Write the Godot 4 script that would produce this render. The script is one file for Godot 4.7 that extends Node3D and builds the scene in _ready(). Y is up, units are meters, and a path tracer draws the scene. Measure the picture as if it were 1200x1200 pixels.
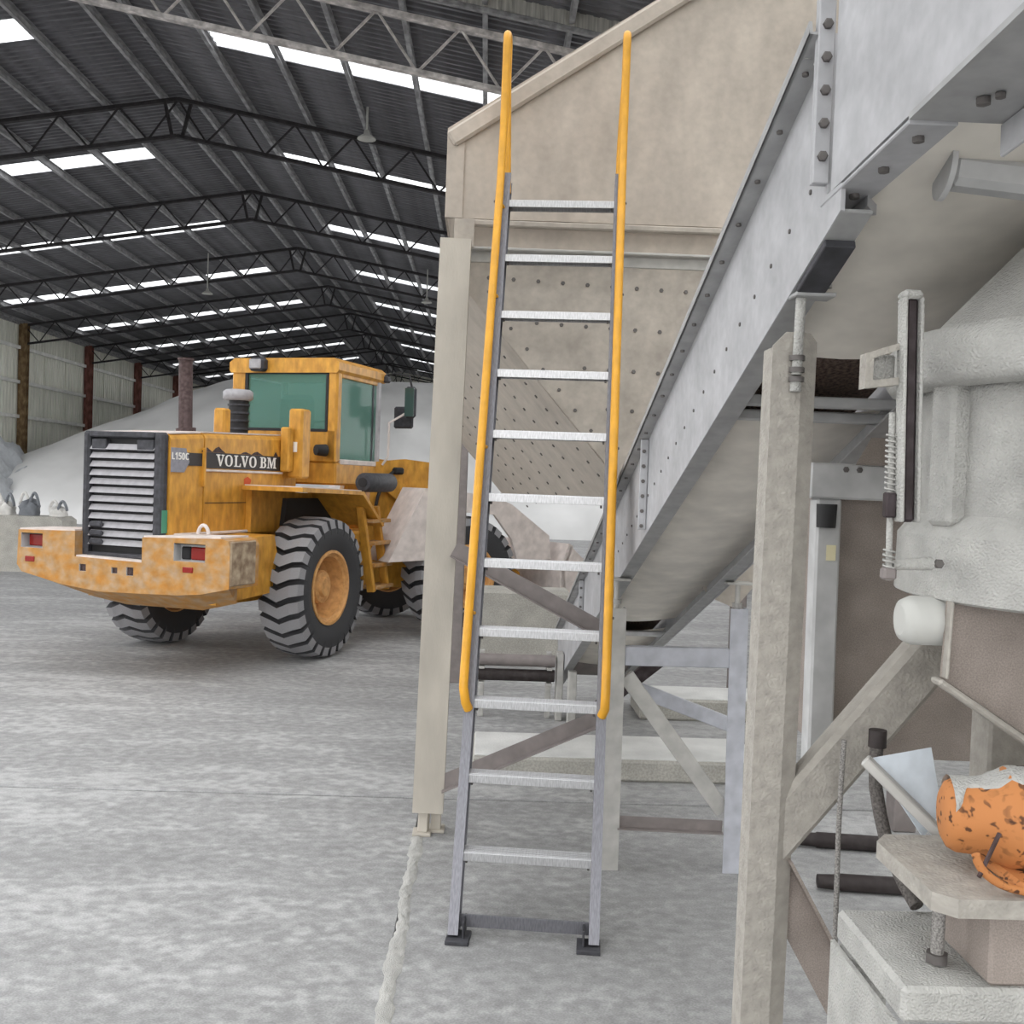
extends Node3D
# Storage shed with a wheel loader, a ladder on a hopper and an inclined conveyor. Units are metres, y is up, the shed runs along -z.

const RIDGE_X := -6.25
const RIDGE_Y := 9.2
const PITCH := 0.17
const BAY := 6.35
const TRUSS_Z := -14.0
const EAVE_L := -17.8
const EAVE_R := 5.3
const WALL_NEAR := 5.2
const WALL_FAR := -71.4

var mats := {}
var texs := {}
var taken := {}
var org := Vector3.ZERO
var rng := RandomNumberGenerator.new()

func _ready() -> void:
	rng.seed = 7
	var cam := Camera3D.new()
	cam.name = "camera"
	cam.fov = 53.13
	cam.near = 0.05
	cam.far = 300.0
	cam.position = Vector3(0, 1.75, 0)
	cam.rotation_order = EULER_ORDER_YXZ
	cam.rotation = Vector3(deg_to_rad(-1.62), deg_to_rad(-1.53), deg_to_rad(2.06))
	add_child(cam)
	cam.current = true
	var we := WorldEnvironment.new()
	we.name = "environment"
	var env := Environment.new()
	var sky := Sky.new()
	var pm := ProceduralSkyMaterial.new()
	pm.sky_top_color = Color(0.872, 0.875, 0.88)
	pm.sky_horizon_color = Color(0.91, 0.91, 0.91)
	pm.ground_horizon_color = Color(0.62, 0.62, 0.61)
	pm.ground_bottom_color = Color(0.55, 0.55, 0.54)
	pm.sun_angle_max = 0.0
	pm.energy_multiplier = 1.0
	sky.sky_material = pm
	env.background_mode = Environment.BG_SKY
	env.sky = sky
	env.background_energy_multiplier = 1.0
	env.ambient_light_source = Environment.AMBIENT_SOURCE_SKY
	env.tonemap_mode = Environment.TONE_MAPPER_LINEAR
	env.tonemap_exposure = 4.75
	env.sdfgi_enabled = true
	env.ssao_enabled = true
	env.ssil_enabled = true
	we.environment = env
	add_child(we)
	make_materials()
	build_floor()
	build_roof()
	build_walls()
	build_pile()
	build_hopper()
	build_conveyor()
	build_loader()
	build_ladder()
	build_chute()
	build_background_things()
	build_lamps()

# ---------------------------------------------------------------- helpers
func numbered(called: String) -> String:
	if not taken.has(called):
		taken[called] = 0
		return called
	taken[called] += 1
	return "%s_%03d" % [called, taken[called]]

func thing(called, label, category, at = Vector3.ZERO, group = "", kind = ""):
	var o := Node3D.new()
	o.name = numbered(called)
	add_child(o)
	o.position = at
	org = at
	if label != "": o.set_meta("label", label)
	if category != "": o.set_meta("category", category)
	if group != "": o.set_meta("group", group)
	if kind != "": o.set_meta("kind", kind)
	return o

func newst() -> SurfaceTool:
	var st := SurfaceTool.new()
	st.begin(Mesh.PRIMITIVE_TRIANGLES)
	st.set_smooth_group(-1)
	return st

func mesh_of(st: SurfaceTool) -> ArrayMesh:
	st.generate_normals()
	return st.commit()

func put(parent, called, mesh, m, label = ""):
	var o := MeshInstance3D.new()
	o.name = called
	o.mesh = mesh
	o.material_override = mats[m] if m is String else m
	parent.add_child(o, true)
	if label != "": o.set_meta("label", label)
	return o

func part(parent, called, st, m, label = ""):
	return put(parent, called, mesh_of(st), m, label)

func tri(st, a, b, c):
	st.add_vertex(a - org)
	st.add_vertex(b - org)
	st.add_vertex(c - org)

func quad(st, a, b, c, d):
	tri(st, a, b, c)
	tri(st, a, c, d)

# a convex face turned so that it looks away from the point "inside"
func face(st, pts, inside):
	var n = (pts[1] - pts[0]).cross(pts[2] - pts[0])
	var mid = Vector3.ZERO
	for p in pts: mid += p
	mid /= pts.size()
	var flip = n.dot(mid - inside) > 0.0
	for i in range(1, pts.size() - 1):
		if flip: tri(st, pts[0], pts[i + 1], pts[i])
		else: tri(st, pts[0], pts[i], pts[i + 1])

# a box with chamfered edges
func box(st, c, size, bev = 0.0, bas = Basis()):
	st.set_smooth_group(-1)
	var h = size * 0.5
	if bev <= 0.0:
		for ax in 3:
			for s in [-1.0, 1.0]:
				var u = (ax + 1) % 3
				var v = (ax + 2) % 3
				var pts = []
				for k in [[-1, -1], [1, -1], [1, 1], [-1, 1]]:
					var p = Vector3.ZERO
					p[ax] = s * h[ax]
					p[u] = k[0] * h[u]
					p[v] = k[1] * h[v]
					pts.append(c + bas * p)
				face(st, pts, c)
		return
	var b = minf(bev, minf(h.x, minf(h.y, h.z)) * 0.95)
	for ax in 3:
		for s in [-1.0, 1.0]:
			var u = (ax + 1) % 3
			var v = (ax + 2) % 3
			var pts = []
			for k in [[-1, -1], [1, -1], [1, 1], [-1, 1]]:
				var p = Vector3.ZERO
				p[ax] = s * h[ax]
				p[u] = k[0] * (h[u] - b)
				p[v] = k[1] * (h[v] - b)
				pts.append(c + bas * p)
			face(st, pts, c)
	for ax in 3:
		var u = (ax + 1) % 3
		var v = (ax + 2) % 3
		for k in [[-1, -1], [1, -1], [1, 1], [-1, 1]]:
			var pts = []
			for e in [[-1, 0], [1, 0], [1, 1], [-1, 1]]:
				var p = Vector3.ZERO
				p[ax] = e[0] * (h[ax] - b)
				p[u] = k[0] * (h[u] - (b if e[1] else 0.0))
				p[v] = k[1] * (h[v] - (0.0 if e[1] else b))
				pts.append(c + bas * p)
			face(st, pts, c)
	for sx in [-1, 1]:
		for sy in [-1, 1]:
			for sz in [-1, 1]:
				face(st, [c + bas * Vector3(sx * h.x, sy * (h.y - b), sz * (h.z - b)), c + bas * Vector3(sx * (h.x - b), sy * h.y, sz * (h.z - b)), c + bas * Vector3(sx * (h.x - b), sy * (h.y - b), sz * h.z)], c)

func frame_to(a, b, up = Vector3.UP) -> Basis:
	var d = (b - a).normalized()
	if absf(d.dot(up)) > 0.98: up = Vector3.BACK if absf(d.z) < 0.9 else Vector3.RIGHT
	var x = up.cross(d).normalized()
	return Basis(x, d.cross(x), d)

# a rectangular bar from a to b: w across, h along "up"
func bar(st, a, b, w, h, bev = 0.0, up = Vector3.UP):
	box(st, (a + b) * 0.5, Vector3(w, h, a.distance_to(b)), bev, frame_to(a, b, up))

# a section given as a 2D outline, swept straight from a to b
func section(st, outline, a, b, up = Vector3.UP):
	st.set_smooth_group(-1)
	var bas = frame_to(a, b, up)
	solid(st, outline, Transform3D(bas, a), a.distance_to(b))

# a 2D outline in the xy plane of "t", thickened along its z from 0 to depth
func solid(st, outline, t: Transform3D, depth):
	st.set_smooth_group(-1)
	var o := PackedVector2Array(outline)
	if Geometry2D.is_polygon_clockwise(o): o.reverse()
	var idx := Geometry2D.triangulate_polygon(o)
	for i in range(0, idx.size(), 3):
		var a = Vector3(o[idx[i]].x, o[idx[i]].y, 0)
		var b = Vector3(o[idx[i + 1]].x, o[idx[i + 1]].y, 0)
		var c = Vector3(o[idx[i + 2]].x, o[idx[i + 2]].y, 0)
		if (b - a).cross(c - a).z < 0.0:
			var k = b
			b = c
			c = k
		var dz = Vector3(0, 0, depth)
		# front (z = depth) seen from +z: clockwise order
		tri(st, t * (a + dz), t * (c + dz), t * (b + dz))
		tri(st, t * a, t * b, t * c)
	for i in o.size():
		var p = o[i]
		var q = o[(i + 1) % o.size()]
		var a = t * Vector3(p.x, p.y, 0)
		var b = t * Vector3(q.x, q.y, 0)
		var c = t * Vector3(q.x, q.y, depth)
		var d = t * Vector3(p.x, p.y, depth)
		quad(st, a, d, c, b)

func angle_outline(w, h, t):
	return [Vector2(0, 0), Vector2(w, 0), Vector2(w, signf(h) * t), Vector2(signf(w) * t, signf(h) * t), Vector2(signf(w) * t, h), Vector2(0, h)]

func channel_outline(w, h, t):
	return [Vector2(0, -h / 2), Vector2(w, -h / 2), Vector2(w, -h / 2 + t), Vector2(t, -h / 2 + t), Vector2(t, h / 2 - t), Vector2(w, h / 2 - t), Vector2(w, h / 2), Vector2(0, h / 2)]

func ibeam_outline(w, h, t):
	var a = w / 2
	var b = h / 2
	return [Vector2(-a, -b), Vector2(a, -b), Vector2(a, -b + t), Vector2(t / 2, -b + t), Vector2(t / 2, b - t), Vector2(a, b - t), Vector2(a, b), Vector2(-a, b), Vector2(-a, b - t), Vector2(-t / 2, b - t), Vector2(-t / 2, -b + t), Vector2(-a, -b + t)]

# a round tube along points, radius r (a number or one for each point)
func tube(st, pts, r, seg = 10, caps = true):
	var rings = []
	var up = Vector3.UP
	var x = Vector3.ZERO
	for i in pts.size():
		var d = (pts[mini(i + 1, pts.size() - 1)] - pts[maxi(i - 1, 0)]).normalized()
		if i == 0:
			x = (up if absf(d.y) < 0.9 else Vector3.RIGHT).cross(d).normalized()
		x = (x - d * x.dot(d)).normalized()
		var y = d.cross(x)
		var ring = []
		var rr = r[i] if r is Array else r
		for k in seg:
			var a = TAU * k / seg
			ring.append(pts[i] + (x * cos(a) + y * sin(a)) * rr)
		rings.append(ring)
	st.set_smooth_group(1)
	for i in pts.size() - 1:
		for k in seg:
			var l = (k + 1) % seg
			quad(st, rings[i][k], rings[i + 1][k], rings[i + 1][l], rings[i][l])
	st.set_smooth_group(-1)
	if caps:
		for k in range(1, seg - 1):
			tri(st, rings[0][0], rings[0][k], rings[0][k + 1])
			tri(st, rings[-1][0], rings[-1][k + 1], rings[-1][k])

# profile of (radius, height) points spun about the y axis of t; sharp = flat shaded between profile points
func lathe(st, profile, t: Transform3D, seg = 32, sharp = false, from = 0.0, to = TAU):
	for i in profile.size() - 1:
		st.set_smooth_group(2 + i if sharp else 1)
		for k in seg:
			var a = from + (to - from) * k / seg
			var b = from + (to - from) * (k + 1) / seg
			var p = profile[i]
			var q = profile[i + 1]
			var pa = t * Vector3(p.x * cos(a), p.y, p.x * sin(a))
			var pb = t * Vector3(p.x * cos(b), p.y, p.x * sin(b))
			var qa = t * Vector3(q.x * cos(a), q.y, q.x * sin(a))
			var qb = t * Vector3(q.x * cos(b), q.y, q.x * sin(b))
			if p.x > 0.0001: tri(st, pa, pb, qb)
			if q.x > 0.0001: tri(st, pa, qb, qa)
	st.set_smooth_group(-1)

func axis_frame(at, axis) -> Transform3D:
	var y = axis.normalized()
	var x = y.cross(Vector3.UP if absf(y.y) < 0.9 else Vector3.BACK).normalized()
	return Transform3D(Basis(x, y, x.cross(y)), at)

# a plate given by coplanar 3D points, thickened by the vector t
func plate(st, pts, t):
	st.set_smooth_group(-1)
	var o = pts[0]
	var x = (pts[1] - o).normalized()
	var n = Vector3.ZERO
	for i in pts.size():
		n += pts[i].cross(pts[(i + 1) % pts.size()])
	n = n.normalized()
	if n.dot(t) < 0.0: n = -n
	var y = n.cross(x)
	var outline = []
	for p in pts: outline.append(Vector2((p - o).dot(x), (p - o).dot(y)))
	solid(st, outline, Transform3D(Basis(x, y, n), o), t.dot(n))

var bolt_meshes := {}
func bolt(parent, at, normal, r, m, h = 0.5):
	var key = "%.4f_%.2f" % [r, h]
	if not bolt_meshes.has(key):
		var keep = org
		org = Vector3.ZERO
		var st = newst()
		lathe(st, [Vector2(r, -r * 0.2), Vector2(r, r * h * 0.8), Vector2(r * 0.75, r * h), Vector2(0, r * h)], Transform3D(), 6, true)
		bolt_meshes[key] = mesh_of(st)
		org = keep
	var o = put(parent, "bolt", bolt_meshes[key], m)
	o.transform = axis_frame(at - org, normal)
	return o

func word(parent, called, text, t: Transform3D, height, m, font_name = "Droid Sans", weight = 700, stretch = 1.0):
	var tm := TextMesh.new()
	var f := SystemFont.new()
	f.font_names = PackedStringArray([font_name])
	f.font_weight = weight
	tm.font = f
	tm.text = text
	tm.font_size = 32
	tm.pixel_size = height / 23.0
	tm.depth = 0.003
	var o = put(parent, called, tm, m)
	o.transform = Transform3D(t.basis * Basis.from_scale(Vector3(stretch, 1, 1)), t.origin)
	return o

# ---------------------------------------------------------------- materials
func noise_tex(called, freq, lo, hi, octaves = 4, type = FastNoiseLite.TYPE_SIMPLEX_SMOOTH, size = 512, mid = 0.5):
	var n := FastNoiseLite.new()
	n.seed = hash(called) % 1000
	n.noise_type = type
	n.frequency = freq
	n.fractal_octaves = octaves
	var t := NoiseTexture2D.new()
	t.width = size
	t.height = size
	t.seamless = true
	t.noise = n
	var g := Gradient.new()
	g.offsets = PackedFloat32Array([0.0, mid, 1.0])
	g.colors = PackedColorArray([lo, lo.lerp(hi, 0.5), hi])
	t.color_ramp = g
	texs[called] = t
	return t

func grey(v): return Color(v, v, v)

func mat(called, c, rough = 0.8, metal = 0.0, tex = "", scale = Vector3.ONE, bump = "", bump_size = 0.0, world = false):
	var m := StandardMaterial3D.new()
	m.resource_name = called
	m.albedo_color = c
	m.roughness = rough
	m.metallic = metal
	if tex != "":
		m.albedo_texture = texs[tex]
	if bump != "":
		m.heightmap_enabled = true
		m.heightmap_texture = texs[bump]
		m.heightmap_scale = bump_size
	m.uv1_triplanar = true
	m.uv1_world_triplanar = world
	m.uv1_triplanar_sharpness = 4.0
	m.uv1_scale = scale if scale is Vector3 else Vector3.ONE * scale
	mats[called] = m
	return m

func detail(called, tex, scale, world = false):
	var m = mats[called]
	m.detail_enabled = true
	m.detail_blend_mode = BaseMaterial3D.BLEND_MODE_MUL
	m.detail_albedo = texs[tex]
	m.detail_uv_layer = BaseMaterial3D.DETAIL_UV_2
	m.uv2_triplanar = true
	m.uv2_world_triplanar = world
	m.uv2_scale = scale if scale is Vector3 else Vector3.ONE * scale

func srgb(r, g, b): return Color8(r, g, b)

func make_materials():
	noise_tex("soft", 0.008, grey(0.86), grey(1.0), 4)
	noise_tex("faint", 0.010, grey(0.93), grey(1.0), 3)
	noise_tex("blotch", 0.012, grey(0.62), grey(1.0), 5)
	noise_tex("fine", 0.09, grey(0.80), grey(1.0), 4)
	noise_tex("grain", 0.16, grey(0.0), grey(1.0), 2)
	noise_tex("pebble", 0.035, grey(0.0), grey(1.0), 2)
	var chips = noise_tex("chips", 0.03, grey(0.4), grey(1.0), 3)
	chips.color_ramp.offsets = PackedFloat32Array([0.24, 0.29, 0.33])
	chips.color_ramp.colors = PackedColorArray([Color(0.40, 0.38, 0.38), Color(0.85, 0.84, 0.82), Color(1, 1, 1)])
	noise_tex("lumps", 0.02, grey(0.0), grey(1.0), 4)
	noise_tex("worn", 0.012, Color(0.80, 0.76, 0.72), Color(1, 1, 1), 5, FastNoiseLite.TYPE_SIMPLEX_SMOOTH, 512, 0.4)
	noise_tex("rust", 0.012, Color(0.58, 0.50, 0.46), Color(1.0, 0.97, 0.95), 5)
	noise_tex("scuff", 0.014, Color(0.76, 0.50, 0.17), Color(0.74, 0.64, 0.54), 5)
	noise_tex("speck", 0.06, grey(0.35), grey(1.0), 3, FastNoiseLite.TYPE_SIMPLEX_SMOOTH, 512, 0.3)
	texs["floor"] = floor_texture()
	mat("floor", srgb(255, 255, 255), 0.72, 0.0, "floor", 1.0 / 16.0, "", 0.0, true)
	detail("floor", "fine", Vector3(1.8, 1, 2.4), true)
	mat("powder", srgb(226, 226, 224), 0.95, 0.0, "soft", 0.6, "grain", 0.3)
	mat("pile", srgb(228, 228, 227), 0.95, 0.0, "soft", 0.08)
	mat("groove", srgb(74, 72, 70), 0.95, 0.0)
	mat("yard", srgb(150, 150, 146), 0.9, 0.0, "blotch", 0.1)
	mat("roof", srgb(140, 140, 145), 0.7, 0.25, "blotch", Vector3(0.25, 0.25, 0.9), "", 0.0, true)
	mat("skylight", Color(0.93, 0.95, 0.95, 0.30), 0.2)
	mats["skylight"].transparency = BaseMaterial3D.TRANSPARENCY_ALPHA
	mat("truss_dark", srgb(60, 57, 60), 0.8, 0.1, "blotch", 1.0)
	mat("truss_dusty", srgb(244, 238, 236), 0.9, 0.0, "blotch", 0.8)
	mat("purlin", srgb(184, 184, 187), 0.65, 0.2, "blotch", Vector3(1, 1, 0.4), "", 0.0, true)
	mat("clad", srgb(240, 240, 230), 0.75, 0.1, "soft", Vector3(0.4, 0.12, 0.6), "", 0.0, true)
	mat("clad_dirty", srgb(232, 230, 224), 0.8, 0.0, "blotch", Vector3(2.2, 0.1, 2.2), "", 0.0, true)
	mat("girt", srgb(240, 240, 236), 0.7, 0.1, "soft", 0.5)
	mat("column", srgb(156, 110, 102), 0.85, 0.05, "rust", Vector3(1, 0.35, 1))
	mat("column_moss", srgb(160, 142, 108), 0.9, 0.0, "rust", Vector3(1, 0.5, 1))
	mat("tan", srgb(201, 190, 178), 0.75, 0.0, "soft", Vector3(0.9, 0.35, 0.9), "lumps", 0.05)
	detail("tan", "faint", 3.0)
	mat("tan_low", srgb(196, 187, 176), 0.72, 0.05, "soft", 1.2)
	detail("tan_low", "faint", 4.0)
	mat("post", srgb(192, 185, 174), 0.8, 0.0, "soft", Vector3(1.0, 0.35, 1.0), "grain", 0.06)
	mat("galv", srgb(196, 194, 190), 0.55, 0.2, "soft", 2.0)
	mat("alu", srgb(206, 206, 208), 0.36, 0.75, "fine", Vector3(3, 0.6, 3))
	mat("alu_dark", srgb(132, 132, 138), 0.42, 0.7, "fine", Vector3(3, 0.6, 3))
	mat("steel_brace", srgb(140, 132, 130), 0.65, 0.1, "soft", 2.0)
	mat("frame_blue", srgb(196, 198, 207), 0.6, 0.05, "soft", 2.0)
	mat("conveyor", srgb(192, 192, 195), 0.62, 0.05, "soft", 1.0)
	detail("conveyor", "faint", 4.0)
	mat("conveyor_flange", srgb(172, 172, 172), 0.6, 0.1, "soft", 2.5)
	mat("pan", srgb(243, 237, 227), 0.7, 0.0, "soft", 1.0)
	mat("belt", srgb(150, 128, 116), 0.95, 0.0, "speck", 2.2, "grain", 0.3)
	mat("bolt", srgb(104, 100, 98), 0.6, 0.4)
	mat("bolt_light", srgb(170, 168, 165), 0.6, 0.3)
	mat("caked", srgb(174, 169, 161), 0.95, 0.0, "soft", 5.0, "pebble", 0.16)
	mat("caked_white", srgb(188, 187, 183), 0.95, 0.0, "soft", 2.0, "grain", 0.35)
	mat("brown_plate", srgb(172, 160, 152), 0.85, 0.0, "soft", 1.6, "grain", 0.08)
	detail("brown_plate", "fine", 5.0)
	mat("lever_dark", srgb(74, 68, 74), 0.6, 0.3, "rust", 3.0)
	mat("rail_yellow", srgb(232, 168, 44), 0.42, 0.0, "soft", 2.0)
	mat("paint", srgb(236, 174, 68), 0.5, 0.0, "worn", Vector3(1.4, 0.8, 1.4))
	detail("paint", "soft", Vector3(3, 0.6, 3))
	mat("paint_scuffed", srgb(255, 255, 255), 0.75, 0.0, "scuff", Vector3(0.8, 1.1, 0.8))
	detail("paint_scuffed", "soft", 2.0)
	mat("scuff_grey", srgb(196, 184, 160), 0.85, 0.0, "rust", 1.2)
	mat("paint_dusty", srgb(230, 219, 214), 0.9, 0.0, "soft", 1.5)
	mat("rubber", srgb(66, 66, 69), 0.85, 0.0, "fine", 2.0)
	mat("rubber_dusty", srgb(158, 157, 160), 0.9, 0.0, "fine", 3.0)
	mat("rim", srgb(226, 172, 108), 0.6, 0.0, "worn", 2.0)
	mat("black", srgb(34, 33, 35), 0.7, 0.0)
	mat("dark_grey", srgb(78, 78, 84), 0.7, 0.1, "blotch", 2.0)
	mat("slat", srgb(182, 180, 184), 0.7, 0.1, "soft", 3.0)
	mat("decal_black", srgb(52, 48, 48), 0.6, 0.0, "soft", 4.0)
	mat("decal_grey", srgb(150, 150, 160), 0.6, 0.0, "soft", 4.0)
	mat("letter", srgb(236, 234, 230), 0.6, 0.0)
	mat("letter_red", srgb(206, 84, 34), 0.7, 0.0)
	mat("mirror_glass", srgb(70, 90, 86), 0.15, 0.3)
	mat("label_cream", srgb(216, 208, 172), 0.7, 0.0)
	mat("sticker", srgb(70, 140, 112), 0.6, 0.0)
	mat("lens_red", srgb(138, 30, 24), 0.2, 0.0)
	mat("lens_amber", srgb(212, 100, 40), 0.2, 0.0)
	mat("glass", Color(0.42, 0.60, 0.55, 0.50), 0.08)
	mats["glass"].metallic_specular = 0.15
	mats["glass"].transparency = BaseMaterial3D.TRANSPARENCY_ALPHA
	mat("exhaust", srgb(98, 84, 86), 0.7, 0.3, "rust", 3.0)
	mat("orange", srgb(184, 120, 68), 0.75, 0.0, "chips", 2.2)
	mat("pale_blue", srgb(206, 214, 222), 0.7, 0.0, "soft", 3.0)
	mat("concrete", srgb(200, 197, 189), 0.92, 0.0, "soft", 0.8)
	detail("concrete", "fine", 1.2)
	mat("tarp", srgb(196, 200, 204), 0.5, 0.0, "soft", 1.0)
	mat("column_white", srgb(196, 196, 196), 0.7, 0.0, "soft", 2.0)
	mat("bag", srgb(226, 224, 220), 0.75, 0.0, "soft", 2.0)
	mat("bag_grey", srgb(120, 124, 130), 0.7, 0.0, "soft", 2.0)
	mat("timber", srgb(176, 112, 62), 0.85, 0.0, "worn", Vector3(0.6, 4, 4))
	mat("pipe_black", srgb(62, 58, 60), 0.7, 0.0, "rust", 2.0)
	mat("rope", srgb(176, 172, 168), 0.95, 0.0, "speck", 6.0)
	mat("hose", srgb(116, 110, 106), 0.85, 0.0, "speck", 5.0)
	mat("lamp_white", srgb(186, 186, 182), 0.5, 0.0)

func floor_value(nz, x, y):
	var a = nz[0].get_noise_2d(x * 0.40, y * 1.7)
	var b = nz[1].get_noise_2d(x * 0.55, y * 1.3)
	var c = nz[2].get_noise_2d(x, y)
	var d = nz[3].get_noise_2d(x * 0.8, y * 1.1)
	var v = 0.665 + 0.03 * c + 0.035 * a + 0.05 * b + 0.08 * d + 0.05 * nz[4].get_noise_2d(x, y)
	var caked = smoothstep(0.16, 0.50, a * 0.75 + b * 0.7 + c * 0.3 + d * 0.45)
	v = lerpf(v, 0.79 + 0.06 * d, caked * 0.42)
	var scuff = smoothstep(0.16, 0.36, -a * 0.8 + b * 0.6 - d * 0.3)
	return lerpf(v, 0.58 + 0.05 * d, scuff * 0.4)

# powder on concrete: patches drawn out across the shed by turning wheels; one tile is 16 m and its edges are blended to repeat
func floor_texture():
	var sz := 1280
	var nz = []
	for k in [[0.010, 1], [0.05, 2], [0.005, 3], [0.16, 4], [0.42, 5]]:
		var n := FastNoiseLite.new()
		n.noise_type = FastNoiseLite.TYPE_SIMPLEX_SMOOTH
		n.seed = k[1]
		n.frequency = k[0]
		n.fractal_octaves = 3
		nz.append(n)
	var data := PackedByteArray()
	data.resize(sz * sz * 3)
	var edge = sz * 0.9
	for j in sz:
		var fy = maxf(0.0, (j - edge) / (sz - edge))
		for i in sz:
			var v = floor_value(nz, i, j)
			var fx = maxf(0.0, (i - edge) / (sz - edge))
			if fx > 0.0: v = lerpf(v, floor_value(nz, i - sz, j), fx)
			if fy > 0.0:
				var w = floor_value(nz, i, j - sz)
				if fx > 0.0: w = lerpf(w, floor_value(nz, i - sz, j - sz), fx)
				v = lerpf(v, w, fy)
			var g = int(clampf(v, 0.0, 1.0) * 255.0)
			var o = (j * sz + i) * 3
			data[o] = g
			data[o + 1] = g
			data[o + 2] = g
	return ImageTexture.create_from_image(Image.create_from_data(sz, sz, false, Image.FORMAT_RGB8, data))

# ---------------------------------------------------------------- the shed
func build_floor():
	var f = thing("floor", "", "", Vector3.ZERO, "", "structure")
	mats["floor"].uv1_offset = Vector3(0.86, 0, 0.9)
	var xs = [EAVE_L - 0.2, -9.0, -0.28, EAVE_R + 0.2]
	var zs = [WALL_NEAR, 0.4, -5.6, -17.6, -29.6, -41.6, -53.6, WALL_FAR]
	var st = newst()
	box(st, Vector3((xs[0] + xs[3]) / 2, -0.21, (WALL_NEAR + WALL_FAR) / 2), Vector3(xs[3] - xs[0], 0.2, WALL_NEAR - WALL_FAR))
	part(f, "sub_base", st, "groove")
	for i in 3:
		for j in zs.size() - 1:
			st = newst()
			var g = 0.011
			box(st, Vector3((xs[i] + xs[i + 1]) / 2, -0.06, (zs[j] + zs[j + 1]) / 2), Vector3(xs[i + 1] - xs[i] - 2 * g, 0.12, zs[j] - zs[j + 1] - 2 * g), 0.004)
			part(f, "slab", st, "floor")
	# powder caked along the joint in a low lumpy ridge
	var n := FastNoiseLite.new()
	n.seed = 5
	n.frequency = 2.2
	n.fractal_octaves = 3
	st = newst()
	st.set_smooth_group(1)
	var rows = 420
	var across = [-0.045, -0.036, -0.026, -0.013, 0.0, 0.013, 0.026, 0.036, 0.045]
	var grid = []
	for i in rows + 1:
		var z = lerpf(-1.6, -4.97, float(i) / rows)
		var row = []
		for k in across.size():
			var e = 1.0 - pow(absf(across[k]) / 0.045, 2.0)
			var wob = n.get_noise_2d(z * 0.7, 3.0) * 0.014 + n.get_noise_2d(z * 6.0, across[k] * 90.0) * 0.006
			var wide = 0.62 + 0.35 * n.get_noise_2d(z * 2.0, 20.0)
			row.append(Vector3(-0.272 + wob + across[k] * wide, maxf(0.0, 0.008 + 0.006 * n.get_noise_2d(z * 8.0, across[k] * 120.0)) * e + 0.0005, z))
		grid.append(row)
	for i in rows:
		for k in across.size() - 1:
			quad(st, grid[i][k], grid[i + 1][k], grid[i + 1][k + 1], grid[i][k + 1])
	part(f, "powder_ridge", st, "caked_white", "lumpy ridge of white powder caked along the floor joint")
	# yard outside the open end and side
	var y = thing("yard_ground", "", "", Vector3.ZERO, "", "structure")
	st = newst()
	box(st, Vector3(-6, -0.26, WALL_NEAR + 30.05), Vector3(120, 0.3, 60))
	part(y, "apron", st, "yard")
	st = newst()
	box(st, Vector3(EAVE_L - 30.3, -0.26, -35), Vector3(60, 0.3, 80))
	part(y, "apron", st, "yard")

func roof_y(x): return RIDGE_Y - PITCH * absf(x - RIDGE_X)

# corrugated sheet on one slope, t0..t1 from the ridge, local z from 0 to -len
func corrugated(side, t0, t1, length):
	var keep = org
	org = Vector3.ZERO
	var st = newst()
	var p = 0.17
	var n = int(round(length / p))
	p = length / n
	var prof = []
	for i in n:
		for k in [[0.0, 0.0], [0.30, 0.0], [0.42, 0.04], [0.88, 0.04]]:
			prof.append(Vector2((i + k[0]) * p, k[1]))
	prof.append(Vector2(length, 0.0))
	for i in prof.size() - 1:
		var pts = []
		for e in [[t0, i], [t1, i], [t1, i + 1], [t0, i + 1]]:
			var x = RIDGE_X + side * e[0]
			pts.append(Vector3(x, RIDGE_Y - PITCH * e[0] + prof[e[1]].y, -prof[e[1]].x))
		face(st, pts, pts[0] + Vector3(0, 5, 0))
	org = keep
	return mesh_of(st)

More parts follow.
